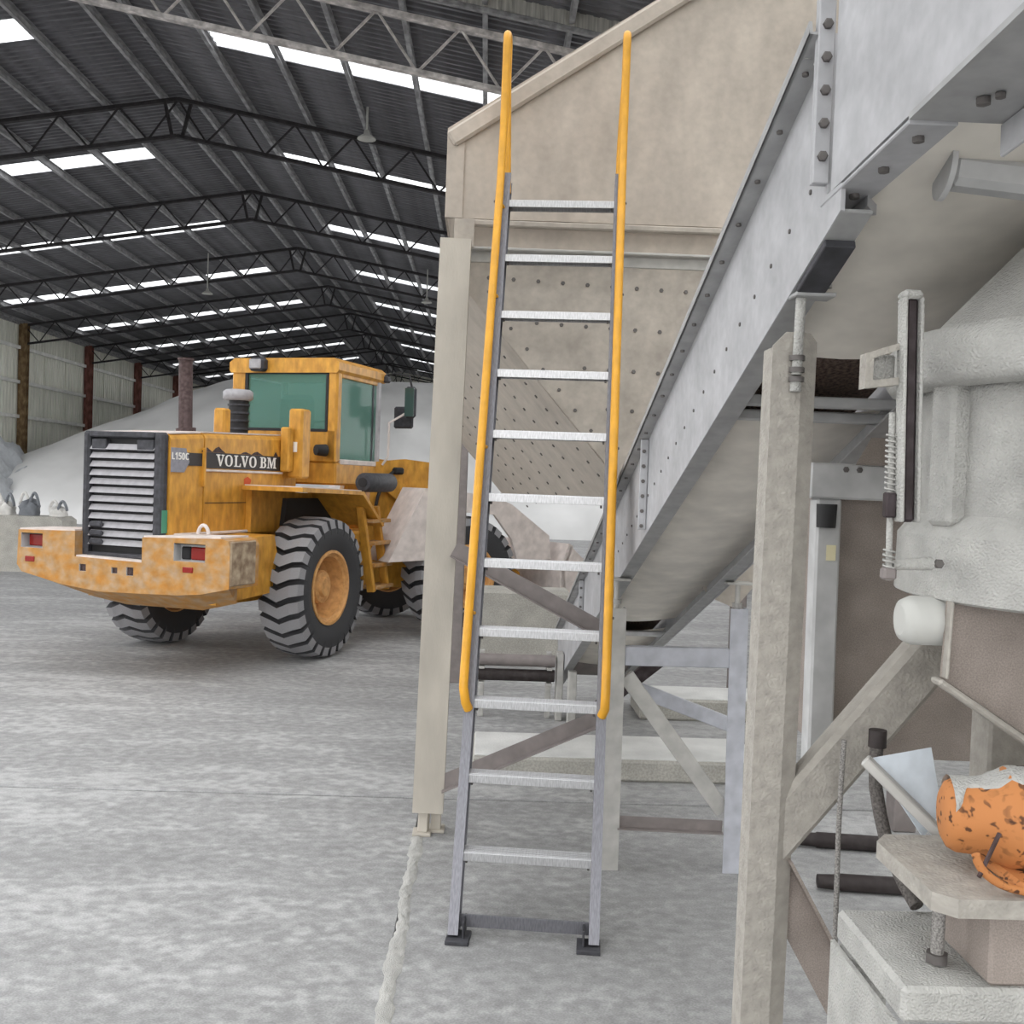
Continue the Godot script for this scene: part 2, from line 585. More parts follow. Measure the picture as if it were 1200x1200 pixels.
func build_roof():
	var c = thing("ceiling", "", "", Vector3.ZERO, "", "structure")
	var half = EAVE_R - RIDGE_X
	var z_first = TRUSS_Z + 3 * BAY
	var bays = 13
	var sk0 = 2.90
	var sk1 = 3.66
	var ts = [1.45, 2.6, 3.75, 4.9, 6.05, 7.2, 8.35, 9.5, 10.65]
	for side in [-1, 1]:
		var near_sheet = corrugated(side, 0.0, half, sk0)
		var far_sheet = corrugated(side, 0.0, half, BAY - sk1)
		var top_sheet = corrugated(side, 0.0, ts[0], sk1 - sk0)
		var low_sheet = corrugated(side, ts[8], half, sk1 - sk0)
		var pane = corrugated(side, 0.0, 1.15, sk1 - sk0)
		var clear_sheet = corrugated(side, 0.0, half, BAY)
		var clear_short = corrugated(side, 0.0, half, 3.1)
		var last_sheet = corrugated(side, 0.0, half, BAY - 3.1)
		for b in bays:
			var z0 = z_first - b * BAY
			if b < 3:   # unseen near bays, given clear sheet to brighten the floor below
				put(c, "added_clear_sheet", clear_sheet if b < 2 else clear_short, "skylight").position.z = z0
				if b == 2: put(c, "roof_sheet", last_sheet, "roof").position.z = z0 - 3.1
				continue
			put(c, "roof_sheet", near_sheet, "roof").position.z = z0
			put(c, "roof_sheet", far_sheet, "roof").position.z = z0 - sk1
			put(c, "roof_sheet", top_sheet, "roof").position.z = z0 - sk0
			put(c, "roof_sheet", low_sheet, "roof").position.z = z0 - sk0
			for k in 8:
				put(c, "skylight_panel", pane, "skylight").position = Vector3(side * ts[k], -PITCH * ts[k] + 0.012, z0 - sk0)
		var tp = [0.32, 1.42, 2.57, 3.72, 4.87, 6.02, 7.17, 8.32, 9.47, 10.62, 11.42]
		for t in tp:
			var st = newst()
			var x = RIDGE_X + side * t
			var y = RIDGE_Y - PITCH * t - 0.004
			var zz = [Vector3(x, y, z_first), Vector3(x, y, z_first - bays * BAY)]
			var o = [Vector2(-0.035, 0), Vector2(0.035, 0), Vector2(0.035, -0.012), Vector2(-0.023, -0.012), Vector2(-0.023, -0.15), Vector2(0.035, -0.15), Vector2(0.035, -0.162), Vector2(-0.035, -0.162)]
			section(st, o, zz[1], zz[0])
			part(c, "purlin", st, "purlin")
	var st = newst()
	plate(st, [Vector3(RIDGE_X - 0.3, RIDGE_Y + 0.01, z_first), Vector3(RIDGE_X, RIDGE_Y + 0.07, z_first), Vector3(RIDGE_X + 0.3, RIDGE_Y + 0.01, z_first), Vector3(RIDGE_X, RIDGE_Y + 0.055, z_first)], Vector3(0, 0, -bays * BAY))
	part(c, "ridge_cap", st, "roof")
	# trusses: two parallel chords on each slope, zigzag web between them
	var proto = make_truss(c, "truss_dark", 0.0)
	proto.position.z = z_first
	for b in range(1, bays + 1):
		if b == 3: continue
		var d = proto.duplicate()
		d.name = "roof_truss_%03d" % b
		c.add_child(d, true)
		d.position.z = z_first - b * BAY
	var near = make_truss(c, "truss_dusty", -0.17)
	near.position.z = TRUSS_Z
	near.set_meta("label", "dust-whitened roof truss nearest the camera")
	# above the dusty truss: a grey rafter and a strip of stained sheet under the roof
	st = newst()
	var x0 = -2.2
	bar(st, Vector3(x0, roof_y(x0) - 0.235, TRUSS_Z + 0.35), Vector3(EAVE_R, roof_y(EAVE_R) - 0.235, TRUSS_Z + 0.35), 0.07, 0.07, 0.008)
	part(c, "rafter", st, "purlin")
	st = newst()
	var w = 0.09
	var k = 0
	var x = -0.6
	while x < EAVE_R:
		var d = 0.02 if k % 2 else 0.0
		plate(st, [Vector3(x, roof_y(x) - 0.21, TRUSS_Z + 0.35 + d), Vector3(x + w, roof_y(x + w) - 0.21, TRUSS_Z + 0.35 + d), Vector3(x + w, roof_y(x + w) - 0.002, TRUSS_Z + 0.35 + d), Vector3(x, roof_y(x) - 0.002, TRUSS_Z + 0.35 + d)], Vector3(0, 0, -0.015))
		x += w
		k += 1
	part(c, "infill_sheet", st, "clad_dirty")

func make_truss(parent, m, dy):
	var t = Node3D.new()
	t.name = "roof_truss"
	parent.add_child(t, true)
	var deep = 0.71
	var half = EAVE_R - RIDGE_X - 0.15
	var n = 10
	var p = half / n
	for side in [-1, 1]:
		var top = func(d): return Vector3(RIDGE_X + side * d, RIDGE_Y - PITCH * d - 0.215 + dy, 0)
		var low = func(d): return Vector3(RIDGE_X + side * d, RIDGE_Y - PITCH * d - 0.215 - deep + dy, 0)
		var st = newst()
		bar(st, top.call(0.0), top.call(half), 0.11, 0.075, 0.006)
		part(t, "top_chord", st, m)
		st = newst()
		bar(st, low.call(0.0), low.call(half), 0.11, 0.07, 0.006)
		part(t, "bottom_chord", st, m)
		for i in n:
			st = newst()
			tube(st, [top.call(i * p), low.call((i + 0.5) * p)], 0.021, 6)
			part(t, "web_rod", st, m)
			st = newst()
			tube(st, [low.call((i + 0.5) * p), top.call((i + 1) * p)], 0.021, 6)
			part(t, "web_rod", st, m)
	for dx in [-0.16, 0.16]:
		var st = newst()
		bar(st, Vector3(RIDGE_X + dx * 1.6, RIDGE_Y - 0.26 + dy, 0), Vector3(RIDGE_X + dx * 0.6, RIDGE_Y - 0.95 + dy, 0), 0.06, 0.06)
		part(t, "king_post", st, m)
	return t

func clad_sheet(width, height, side):
	var keep = org
	org = Vector3.ZERO
	var st = newst()
	var p = 0.254
	var n = int(width / p)
	p = width / n
	var prof = []
	for i in n:
		for k in [[0.0, 0.0], [0.62, 0.0], [0.70, 0.03], [0.92, 0.03]]:
			prof.append(Vector2((i + k[0]) * p, k[1]))
	prof.append(Vector2(width, 0.0))
	for i in prof.size() - 1:
		var a = prof[i]
		var b = prof[i + 1]
		face(st, [Vector3(side * a.y, 0, -a.x), Vector3(side * a.y, height, -a.x), Vector3(side * b.y, height, -b.x), Vector3(side * b.y, 0, -b.x)], Vector3(side * 5.0, 0, -width / 2))
	org = keep
	return mesh_of(st)

func build_walls():
	var z_first = TRUSS_Z + 3 * BAY
	var eave = roof_y(EAVE_R)
	for side in [-1, 1]:
		var wx = EAVE_L if side < 0 else EAVE_R
		var wall = thing("wall_left" if side < 0 else "wall_right", "", "", Vector3.ZERO, "", "structure")
		var sheet = clad_sheet(BAY, eave - 0.03, side)
		for b in 13:
			var z0 = z_first - b * BAY
			if side < 0 and b > 0 and b < 6: continue   # the loading side stands open there
			if side > 0 and b > 2:   # open above a low retaining wall, an unseen opening added to light wall_left
				var low = newst()
				box(low, Vector3(wx + 0.1, 1.1, z0 - BAY / 2), Vector3(0.2, 2.2, BAY - 0.02), 0.01)
				part(wall, "retaining_block", low, "concrete")
				continue
			put(wall, "cladding_sheet", sheet, "clad").position = Vector3(wx + side * 0.02, 0, z0)
			for y in [1.0, 2.3, 3.6, 4.9, 6.2]:
				var st = newst()
				box(st, Vector3(wx - side * 0.045, y, z0 - BAY / 2), Vector3(0.11, 0.13, BAY - 0.24), 0.006)
				part(wall, "girt", st, "girt")
			for zz in [2.2, 4.3]:
				if side < 0:
					var st = newst()
					box(st, Vector3(wx - 0.03 * side, 3.6, z0 - zz), Vector3(0.02, 7.0, 0.05))
					part(wall, "cladding_lap", st, "clad")
		for b in 14:
			var z = z_first - b * BAY
			var st = newst()
			var cx = wx - side * 0.16
			section(st, ibeam_outline(0.32, 0.22, 0.016), Vector3(cx, 4.6, z), Vector3(cx, eave - 0.12, z), Vector3.BACK)
			section(st, ibeam_outline(0.32, 0.22, 0.016), Vector3(cx, 0, z), Vector3(cx, 4.6, z), Vector3.BACK)
			part(wall, "column", st, "column_moss" if b == 7 or b == 6 else "column")
		var st = newst()
		bar(st, Vector3(wx, eave - 0.09, z_first), Vector3(wx, eave - 0.09, WALL_FAR), 0.1, 0.18)
		part(wall, "eave_beam", st, "purlin")
	var far = thing("wall_back", "", "", Vector3.ZERO, "", "structure")
	var st = newst()
	plate(st, [Vector3(EAVE_L, 0, WALL_FAR), Vector3(EAVE_R, 0, WALL_FAR), Vector3(EAVE_R, eave - 0.02, WALL_FAR), Vector3(RIDGE_X, RIDGE_Y - 0.02, WALL_FAR), Vector3(EAVE_L, eave - 0.02, WALL_FAR)], Vector3(0, 0, -0.08))
	part(far, "cladding", st, "clad")
	# the end behind the camera: a gable over a wide open doorway
	var near = thing("wall_front", "", "", Vector3.ZERO, "", "structure")
	st = newst()
	plate(st, [Vector3(EAVE_L, 4.6, WALL_NEAR), Vector3(EAVE_R, 4.6, WALL_NEAR), Vector3(EAVE_R, eave - 0.02, WALL_NEAR), Vector3(RIDGE_X, RIDGE_Y - 0.02, WALL_NEAR), Vector3(EAVE_L, eave - 0.02, WALL_NEAR)], Vector3(0, 0, 0.08))
	part(near, "gable_sheet", st, "clad")
	for x in [EAVE_L + 1.0, EAVE_R - 0.5]:
		st = newst()
		box(st, Vector3(x, 2.3, WALL_NEAR + 0.1), Vector3(2.0 if x < 0 else 1.0, 4.6, 0.16), 0.01)
		part(near, "pier", st, "clad")

func build_pile():
	var o = thing("powder_pile", "huge white powder heap filling the back of the shed behind the yellow loader", "powder pile", Vector3(-6, 0, -45))
	var n := FastNoiseLite.new()
	n.seed = 11
	n.frequency = 0.12
	n.fractal_octaves = 4
	var nx = 72
	var nz = 110
	var g = []
	for j in nz + 1:
		var row = []
		var z = lerpf(-29.5, WALL_FAR + 0.1, float(j) / nz)
		for i in nx + 1:
			var x = lerpf(EAVE_L + 0.36, EAVE_R - 0.36, float(i) / nx)
			var front = 0.63 * (-z - 31.6 - 0.9 * sin(x * 0.35 + 1.0) - 0.4 * n.get_noise_1d(x * 3.0))
			var left = 6.25 - 0.60 * maxf(0.0, -10.2 - x)
			var top = minf(6.3 + 0.05 * (x + 6.0), 6.5 - 0.62 * maxf(0.0, x + 1.2))
			var h = minf(front, minf(left, top))
			# round the crest
			var k = 0.7
			h = -k * log(exp(-front / k) + exp(-left / k) + exp(-top / k))
			h += 0.10 * n.get_noise_2d(x * 2.0, z * 2.0)
			row.append(Vector3(x, maxf(h, 0.0) if front > 0.15 else minf(0.0, h) - 0.01, z))
		g.append(row)
	var st = newst()
	st.set_smooth_group(1)
	for j in nz:
		for i in nx:
			if g[j][i].y < 0.001 and g[j + 1][i].y < 0.001 and g[j][i + 1].y < 0.001 and g[j + 1][i + 1].y < 0.001: continue
			quad(st, g[j][i], g[j + 1][i], g[j + 1][i + 1], g[j][i + 1])
	part(o, "heap", st, "pile")

# ---------------------------------------------------------------- hopper
func build_hopper():
	var o = thing("hopper", "large tan dust-coated steel loading hopper behind the yellow-railed ladder", "hopper", Vector3(-0.2, 0, -5.05))
	var zf = -5.2
	# upper end wall: sloping top edge, front face at zf
	var top = func(x): return 3.518 + (x + 0.252) * 0.668
	var st = newst()
	plate(st, [Vector3(-0.252, 3.072, zf), Vector3(2.3, 3.09, zf), Vector3(2.3, top.call(2.3), zf), Vector3(-0.252, 3.518, zf)], Vector3(0, 0, -0.012))
	part(o, "end_wall", st, "tan")
	# rolled lip along the sloping edge and down the left corner
	st = newst()
	bar(st, Vector3(-0.235, 3.455, zf + 0.018), Vector3(2.3, top.call(2.3) - 0.055, zf + 0.018), 0.036, 0.085, 0.012)
	part(o, "rim", st, "tan")
	st = newst()
	plate(st, [Vector3(-0.252, 3.072, zf + 0.012), Vector3(-0.165, 3.072, zf + 0.012), Vector3(-0.165, 3.47, zf + 0.012), Vector3(-0.252, 3.50, zf + 0.012)], Vector3(0, 0, -0.02))
	part(o, "corner_strip", st, "tan")
	# the bin's long left and right walls run back from the end wall
	st = newst()
	plate(st, [Vector3(-0.252, 3.07, zf - 0.012), Vector3(-0.252, 3.51, zf - 0.012), Vector3(-0.252, 3.51, -9.0), Vector3(-0.252, 3.07, -9.0)], Vector3(0.012, 0, 0))
	part(o, "side_wall", st, "tan")
	st = newst()
	plate(st, [Vector3(2.29, 3.07, zf - 0.012), Vector3(2.29, 5.0, zf - 0.012), Vector3(2.29, 5.0, -9.0), Vector3(2.29, 3.07, -9.0)], Vector3(0.012, 0, 0))
	part(o, "side_wall", st, "tan")
	st = newst()
	plate(st, [Vector3(-0.252, 3.07, -9.0), Vector3(2.3, 3.07, -9.0), Vector3(2.3, 5.0, -9.0), Vector3(-0.252, 3.51, -9.0)], Vector3(0, 0, -0.012))
	part(o, "end_wall", st, "tan")
	# band below: a recessed panel between a lower fold and the bolted flange
	st = newst()
	bar(st, Vector3(-0.14, 3.045, zf + 0.02), Vector3(2.3, 3.06, zf + 0.02), 0.045, 0.03, 0.006)
	part(o, "fold", st, "tan_low")
	st = newst()
	plate(st, [Vector3(-0.13, 2.92, zf - 0.03), Vector3(2.3, 2.93, zf - 0.03), Vector3(2.3, 3.06, zf - 0.03), Vector3(-0.13, 3.05, zf - 0.03)], Vector3(0, 0, -0.012))
	part(o, "recess_panel", st, "tan")
	st = newst()
	bar(st, Vector3(-0.14, 2.915, zf + 0.015), Vector3(2.3, 2.925, zf + 0.015), 0.09, 0.014, 0.004)
	bar(st, Vector3(-0.14, 2.885, zf + 0.0), Vector3(2.3, 2.895, zf + 0.0), 0.012, 0.06, 0.003)
	part(o, "flange", st, "galv")
	# lower front plate, narrowing along its left edge
	st = newst()
	plate(st, [Vector3(-0.13, 2.90, zf), Vector3(2.3, 2.91, zf), Vector3(2.3, 2.4, zf), Vector3(1.3, 1.15, zf), Vector3(1.17, 1.2, zf), Vector3(0.63, 1.838, zf), Vector3(-0.13, 2.71, zf)], Vector3(0, 0, -0.012))
	part(o, "front_plate", st, "tan_low")
	# sloping left plate, seen from below, and its twin
	var A = Vector3(-0.13, 2.71, zf - 0.012)
	var Q = Vector3(1.17, 1.2, zf - 0.012)
	var P = Vector3(0.19, 1.60, -8.6)
	var nrm = (Q - A).cross(P - A).normalized()
	var on = func(x, z): return Vector3(x, A.y - (nrm.x * (x - A.x) + nrm.z * (z - A.z)) / nrm.y, z)
	st = newst()
	plate(st, [A, on.call(0.80, zf - 0.012), on.call(0.66, -5.9), on.call(0.19, -8.6), on.call(-0.30, -8.6)], nrm * 0.012 * (1.0 if nrm.y > 0 else -1.0))
	part(o, "sloping_plate", st, "tan_low")
	# a fold line that runs down the sloping plate
	var under = -nrm if nrm.y > 0 else nrm
	for i in 11:
		for j in 7:
			var z = -5.45 - 0.42 * j
			var x = lerpf(0.02, 0.60, i / 10.0) - 0.045 * j
			var p = on.call(x, z)
			bolt(o, p, under, 0.011, "bolt")
	for k in 10:
		bolt(o, Vector3(-0.02 + 0.125 * k, 2.78 - 0.004 * k, zf), Vector3.BACK, 0.011, "bolt")
		if k > 1: bolt(o, Vector3(-0.02 + 0.125 * k, 2.57 - 0.004 * k, zf), Vector3.BACK, 0.011, "bolt")
		if k > 3: bolt(o, Vector3(-0.02 + 0.125 * k, 2.36 - 0.004 * k, zf), Vector3.BACK, 0.011, "bolt")
		if k > 4: bolt(o, Vector3(-0.02 + 0.125 * k, 2.16 - 0.004 * k, zf), Vector3.BACK, 0.011, "bolt")
	for k in 9:
		bolt(o, Vector3(0.10 + 0.085 * k, 2.53 - 0.10 * k, zf), Vector3.BACK, 0.010, "bolt")
	# leg at the left corner: a wide folded post with a foot
	st = newst()
	section(st, [Vector2(-0.075, -0.05), Vector2(0.075, -0.05), Vector2(0.075, 0.05), Vector2(0.067, 0.05), Vector2(0.067, -0.042), Vector2(-0.067, -0.042), Vector2(-0.067, 0.05), Vector2(-0.075, 0.05)], Vector3(-0.228, 0.118, -5.03), Vector3(-0.185, 2.92, -5.03), Vector3.FORWARD)
	part(o, "leg", st, "post")
	st = newst()
	bar(st, Vector3(-0.25, 0.01, -5.03), Vector3(-0.245, 0.14, -5.06), 0.05, 0.05, 0.004)
	part(o, "leg_stub", st, "post")
	st = newst()
	bar(st, Vector3(-0.19, 0.01, -5.08), Vector3(-0.185, 0.2, -5.10), 0.05, 0.05, 0.004)
	part(o, "leg_stub", st, "post")
	st = newst()
	box(st, Vector3(-0.255, 0.008, -5.03), Vector3(0.09, 0.016, 0.1), 0.003)
	box(st, Vector3(-0.185, 0.008, -5.09), Vector3(0.08, 0.016, 0.1), 0.003)
	part(o, "foot_plate", st, "post")
	st = newst()
	box(st, Vector3(-0.15, 2.98, -5.12), Vector3(0.10, 0.14, 0.012), 0.002)
	part(o, "gusset", st, "tan_low")
	# rear legs, hidden behind the ladder and the conveyor
	for p in [Vector3(-0.22, 0, -8.9), Vector3(2.25, 0, -8.9), Vector3(2.25, 0, -5.3)]:
		st = newst()
		bar(st, p, p + Vector3(0, 3.05, 0), 0.12, 0.12, 0.006)
		part(o, "leg", st, "steel_brace")  # darker tone stands in for the shaded return of the front leg
	# cross braces of angle steel between the leg and the conveyor frame
	st = newst()
	section(st, angle_outline(0.006, 0.08, 0.006), Vector3(-0.16, 1.385, -4.97), Vector3(0.60, 1.0, -4.97), Vector3.UP)
	section(st, angle_outline(-0.05, 0.08, 0.006), Vector3(-0.16, 1.385, -4.97), Vector3(0.60, 1.0, -4.97), Vector3.UP)
	part(o, "brace", st, "steel_brace")
	st = newst()
	section(st, angle_outline(-0.05, 0.075, 0.006), Vector3(-0.16, 0.23, -4.99), Vector3(0.60, 0.575, -4.99), Vector3.UP)
	part(o, "brace", st, "steel_brace")

# ---------------------------------------------------------------- conveyor
const CX := 0.63
const CX2 := 1.15
func c_low(z): return 2.894 - 0.334 * z
func c_up(z): return 3.275 - 0.334 * z

func build_conveyor():
	var o = thing("conveyor", "pale grey inclined conveyor rising from under the hopper to the upper right", "conveyor", Vector3(0.9, 0, -4.6))
	var za = 1.95
	var zb = 8.25
	for x in [CX, CX2]:
		var st = newst()
		plate(st, [Vector3(x, c_low(1.87), -1.87), Vector3(x, 2.32, -1.87), Vector3(x, 2.32, -za), Vector3(x, c_up(za), -za), Vector3(x, c_up(zb), -zb), Vector3(x, c_low(zb), -zb)], Vector3(0.008, 0, 0))
		part(o, "side_channel", st, "conveyor")
		var s = -1.0 if x == CX else 1.0
		st = newst()
		section(st, angle_outline(s * 0.046, 0.018, 0.006), Vector3(x, c_up(zb) - 0.004, -zb), Vector3(x, c_up(za) - 0.004, -za))
		section(st, [Vector2(s * 0.040, 0), Vector2(s * 0.046, 0), Vector2(s * 0.046, 0.03), Vector2(s * 0.040, 0.03)], Vector3(x, c_up(zb) - 0.004, -zb), Vector3(x, c_up(za) - 0.004, -za))
		part(o, "top_flange", st, "conveyor_flange")
		st = newst()
		var q = 1.0 if x == CX else -1.0
		bar(st, Vector3(x + q * 0.032, c_low(1.875) + 0.004, -1.875), Vector3(x + q * 0.032, c_low(zb) + 0.004, -zb), 0.062, 0.008, 0.002)
		part(o, "bottom_flange", st, "conveyor_flange")
	# underside pan in lengths, with gaps that show the belt
	for seg in [[1.25, 2.60], [2.96, 6.0], [6.3, 8.1]]:
		var st = newst()
		st.set_smooth_group(1)
		var m = 8
		for i in m:
			var pts = []
			for e in [[i, seg[0]], [i + 1, seg[0]], [i + 1, seg[1]], [i, seg[1]]]:
				var f = float(e[0]) / m
				pts.append(Vector3(lerpf(CX + 0.009, CX2 - 0.001, f), c_low(e[1]) + 0.10 - 0.03 * sin(PI * f), -e[1]))
			quad(st, pts[0], pts[3], pts[2], pts[1])
		part(o, "underside_pan", st, "pan")
	var st = newst()
	plate(st, [Vector3(CX + 0.02, c_low(1.5) + 0.16, -1.5), Vector3(CX2 - 0.02, c_low(1.5) + 0.16, -1.5), Vector3(CX2 - 0.02, c_low(8.2) + 0.16, -8.2), Vector3(CX + 0.02, c_low(8.2) + 0.16, -8.2)], Vector3(0, 0.012, 0))
	part(o, "belt", st, "belt")
	for z in [2.83, 2.93]:
		st = newst()
		box(st, Vector3((CX + CX2) / 2 + 0.004, c_low(z) + 0.055, -z), Vector3(CX2 - CX - 0.012, 0.03, 0.05), 0.004)
		part(o, "cross_bar", st, "column_white")
	for z in [6.15]:
		st = newst()
		box(st, Vector3((CX + CX2) / 2 + 0.004, c_low(z) + 0.03, -z), Vector3(CX2 - CX - 0.012, 0.03, 0.05), 0.004)
		part(o, "cross_bar", st, "column_white")
	# bolts under the top flange and along the web
	for k in 26:
		var z = 2.05 + 0.17 * k
		bolt(o, Vector3(CX - 0.022, c_up(z) - 0.004, -z), Vector3.DOWN, 0.007, "bolt", 0.9)
	for k in 24:
		var z = 2.05 + 0.135 * k
		bolt(o, Vector3(CX, 3.037 - 0.334 * z, -z), Vector3.LEFT, 0.0055, "bolt", 0.7)
	# vertical splice straps on the web
	for z in [3.99, 6.3]:
		st = newst()
		box(st, Vector3(CX - 0.006, (c_low(z) + c_up(z)) / 2 + 0.01, -z), Vector3(0.012, 0.35, 0.045), 0.003)
		box(st, Vector3(CX - 0.018, (c_low(z) + c_up(z)) / 2 + 0.01, -z + 0.02), Vector3(0.03, 0.35, 0.008), 0.002)
		part(o, "splice_strap", st, "conveyor")
		for k in 6:
			bolt(o, Vector3(CX - 0.02, c_low(z) + 0.04 + 0.058 * k, -z + 0.024), Vector3.BACK, 0.008, "bolt", 0.8)
	# level head section bolted on at the joint, above the camera's right
	var y0 = 2.32
	for x in [CX, CX2]:
		st = newst()
		plate(st, [Vector3(x, y0, -1.93), Vector3(x, y0 + 0.83, -1.93), Vector3(x, y0 + 0.86, -0.75), Vector3(x, y0 + 0.053, -0.75)], Vector3(0.008, 0, 0))
		part(o, "head_side", st, "conveyor")
	st = newst()
	plate(st, [Vector3(CX - 0.002, y0 + 0.008, -1.57), Vector3(CX2, y0 + 0.008, -1.57), Vector3(CX2, y0 + 0.043, -0.75), Vector3(CX - 0.002, y0 + 0.043, -0.75)], Vector3(0, 0.01, 0))
	part(o, "head_floor", st, "conveyor_flange")
	st = newst()
	bar(st, Vector3(CX + 0.037, y0 - 0.012, -1.985), Vector3(CX + 0.037, y0 + 0.006, -1.57), 0.078, 0.008, 0.002)
	plate(st, [Vector3(CX + 0.06, y0 - 0.012, -1.985), Vector3(CX + 0.10, y0 - 0.012, -1.96), Vector3(CX + 0.06, y0 - 0.012, -1.90)], Vector3(0, -0.02, 0))
	part(o, "head_flange", st, "conveyor")
	for k in 3:
		bolt(o, Vector3(CX + 0.035, y0 - 0.014 + 0.006 * k, -1.90 + 0.14 * k), Vector3.DOWN, 0.010, "bolt", 0.7)
	st = newst()
	bar(st, Vector3(CX + 0.145, y0 - 0.018, -1.57), Vector3(CX + 0.145, y0 + 0.02, -0.75), 0.008, 0.05, 0.002)
	part(o, "head_rib", st, "conveyor")
	st = newst()
	box(st, Vector3(CX + 0.28, y0 - 0.02, -1.50), Vector3(0.05, 0.05, 0.05), 0.004)
	part(o, "lug_block", st, "dark_grey")
	bolt(o, Vector3(CX + 0.07, y0 + 0.008, -1.48), Vector3.DOWN, 0.011, "bolt", 0.7)
	bolt(o, Vector3(CX + 0.085, y0 + 0.009, -1.46), Vector3.DOWN, 0.008, "bolt", 0.7)
	# joint flanges with a column of bolts
	st = newst()
	box(st, Vector3(CX - 0.014, y0 + 0.42, -1.965), Vector3(0.032, 0.80, 0.01), 0.002)
	part(o, "joint_flange", st, "conveyor")
	st = newst()
	box(st, Vector3(CX - 0.014, y0 + 0.42, -1.952), Vector3(0.032, 0.80, 0.01), 0.002)
	part(o, "joint_flange", st, "conveyor")
	for k in 9:
		bolt(o, Vector3(CX - 0.014, y0 + 0.07 + 0.062 * k, -1.947), Vector3.BACK, 0.010, "bolt", 0.9)
		bolt(o, Vector3(CX - 0.02, y0 + 0.07 + 0.062 * k, -1.97), Vector3.FORWARD, 0.008, "bolt_light", 1.6)
	bolt(o, Vector3(CX - 0.03, c_up(2.02), -2.02), Vector3.UP, 0.012, "bolt_light", 1.0)
	# near support frame: thick post, screw jack and bracket, diagonals
	st = newst()
	plate(st, [Vector3(0.588, 0, -2.17), Vector3(0.650, 0, -2.17), Vector3(0.664, 2.092, -2.17), Vector3(0.628, 2.092, -2.17), Vector3(0.600, 2.062, -2.17)], Vector3(0, 0, -0.006))
	plate(st, [Vector3(0.590, 0, -2.176), Vector3(0.590, 0, -2.25), Vector3(0.602, 2.06, -2.25), Vector3(0.602, 2.06, -2.176)], Vector3(0.006, 0, 0))
	plate(st, [Vector3(0.650, 0, -2.170), Vector3(0.688, 0, -2.195), Vector3(0.702, 2.075, -2.195), Vector3(0.684, 2.092, -2.183), Vector3(0.664, 2.092, -2.170)], Vector3(0.003, 0, -0.005))
	plate(st, [Vector3(0.682, 0, -2.196), Vector3(0.682, 0, -2.25), Vector3(0.694, 2.07, -2.25), Vector3(0.694, 2.07, -2.196)], Vector3(0.006, 0, 0))
	part(o, "support_post", st, "caked")
	st = newst()
	tube(st, [Vector3(0.649, 2.0, -2.158), Vector3(0.652, 2.185, -2.158)], 0.011, 8)
	tube(st, [Vector3(0.6485, 1.965, -2.16), Vector3(0.6487, 1.99, -2.16)], 0.012, 8)
	part(o, "jack_screw", st, "caked_white")
	for y in [2.03, 2.005, 1.985]:
		st = newst()
		lathe(st, [Vector2(0.0, 0), Vector2(0.017, 0), Vector2(0.017, 0.011), Vector2(0.0, 0.011)], Transform3D(Basis(), Vector3(0.649, y, -2.158)), 6, true)
		part(o, "jack_nut", st, "bolt")
	st = newst()
	box(st, Vector3(0.674, 2.166, -2.155), Vector3(0.085, 0.009, 0.06), 0.002)
	part(o, "bracket_plate", st, "conveyor_flange")
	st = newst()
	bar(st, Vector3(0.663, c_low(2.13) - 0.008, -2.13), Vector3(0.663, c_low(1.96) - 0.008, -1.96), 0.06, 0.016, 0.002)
	part(o, "bare_steel_patch", st, "dark_grey")  # added dark plate stands in for flange steel bare of dust
	bolt(o, Vector3(0.643, 2.182, -2.14), Vector3.UP, 0.009, "bolt", 1.5)
	bolt(o, Vector3(0.70, 2.182, -2.135), Vector3.UP, 0.009, "bolt_light", 0.8)
	st = newst()
	bar(st, Vector3(0.635, 0.974, -2.215), Vector3(1.06, 1.50, -2.215), 0.07, 0.105, 0.012, Vector3(0, 1, 0))
	part(o, "diagonal_brace", st, "caked")
	st = newst()
	section(st, angle_outline(-0.05, -0.085, 0.007), Vector3(0.69, 0.955, -2.215), Vector3(0.98, 0.45, -2.215), Vector3.UP)
	part(o, "diagonal_brace", st, "brown_plate")
	st = newst()
	bar(st, Vector3(1.15, 0, -2.21), Vector3(1.15, 2.18, -2.21), 0.09, 0.09, 0.006)
	part(o, "support_post", st, "caked")
	# far support frame of channel steel
	var zf = -4.64
	st = newst()
	section(st, [Vector2(-0.04, -0.03), Vector2(0.04, -0.03), Vector2(0.04, 0.03), Vector2(0.032, 0.03), Vector2(0.032, -0.022), Vector2(-0.04, -0.022)], Vector3(0.625, 0, zf), Vector3(0.618, 1.2, zf), Vector3.FORWARD)
	part(o, "frame_post", st, "galv")
	st = newst()
	section(st, [Vector2(-0.04, -0.03), Vector2(0.04, -0.03), Vector2(0.04, 0.03), Vector2(0.032, 0.03), Vector2(0.032, -0.022), Vector2(-0.04, -0.022)], Vector3(1.186, 0, zf), Vector3(1.174, 1.215, zf), Vector3.FORWARD)
	part(o, "frame_post", st, "frame_blue")
	st = newst()
	bar(st, Vector3(0.66, 0.983, zf), Vector3(1.14, 0.986, zf), 0.05, 0.088, 0.004)
	part(o, "frame_beam", st, "frame_blue")
	st = newst()
	section(st, angle_outline(-0.04, 0.055, 0.006), Vector3(0.655, 0.19, zf), Vector3(1.14, 0.18, zf))
	part(o, "frame_beam", st, "steel_brace")
	st = newst()
	bar(st, Vector3(0.672, 0.89, zf - 0.01), Vector3(1.145, 0.275, zf - 0.01), 0.03, 0.075, 0.003)
	part(o, "frame_brace", st, "galv")
	st = newst()
	bar(st, Vector3(0.66, 0.76, -5.3), Vector3(1.34, 0.52, -5.3), 0.03, 0.075, 0.003)
	part(o, "frame_brace", st, "frame_blue")
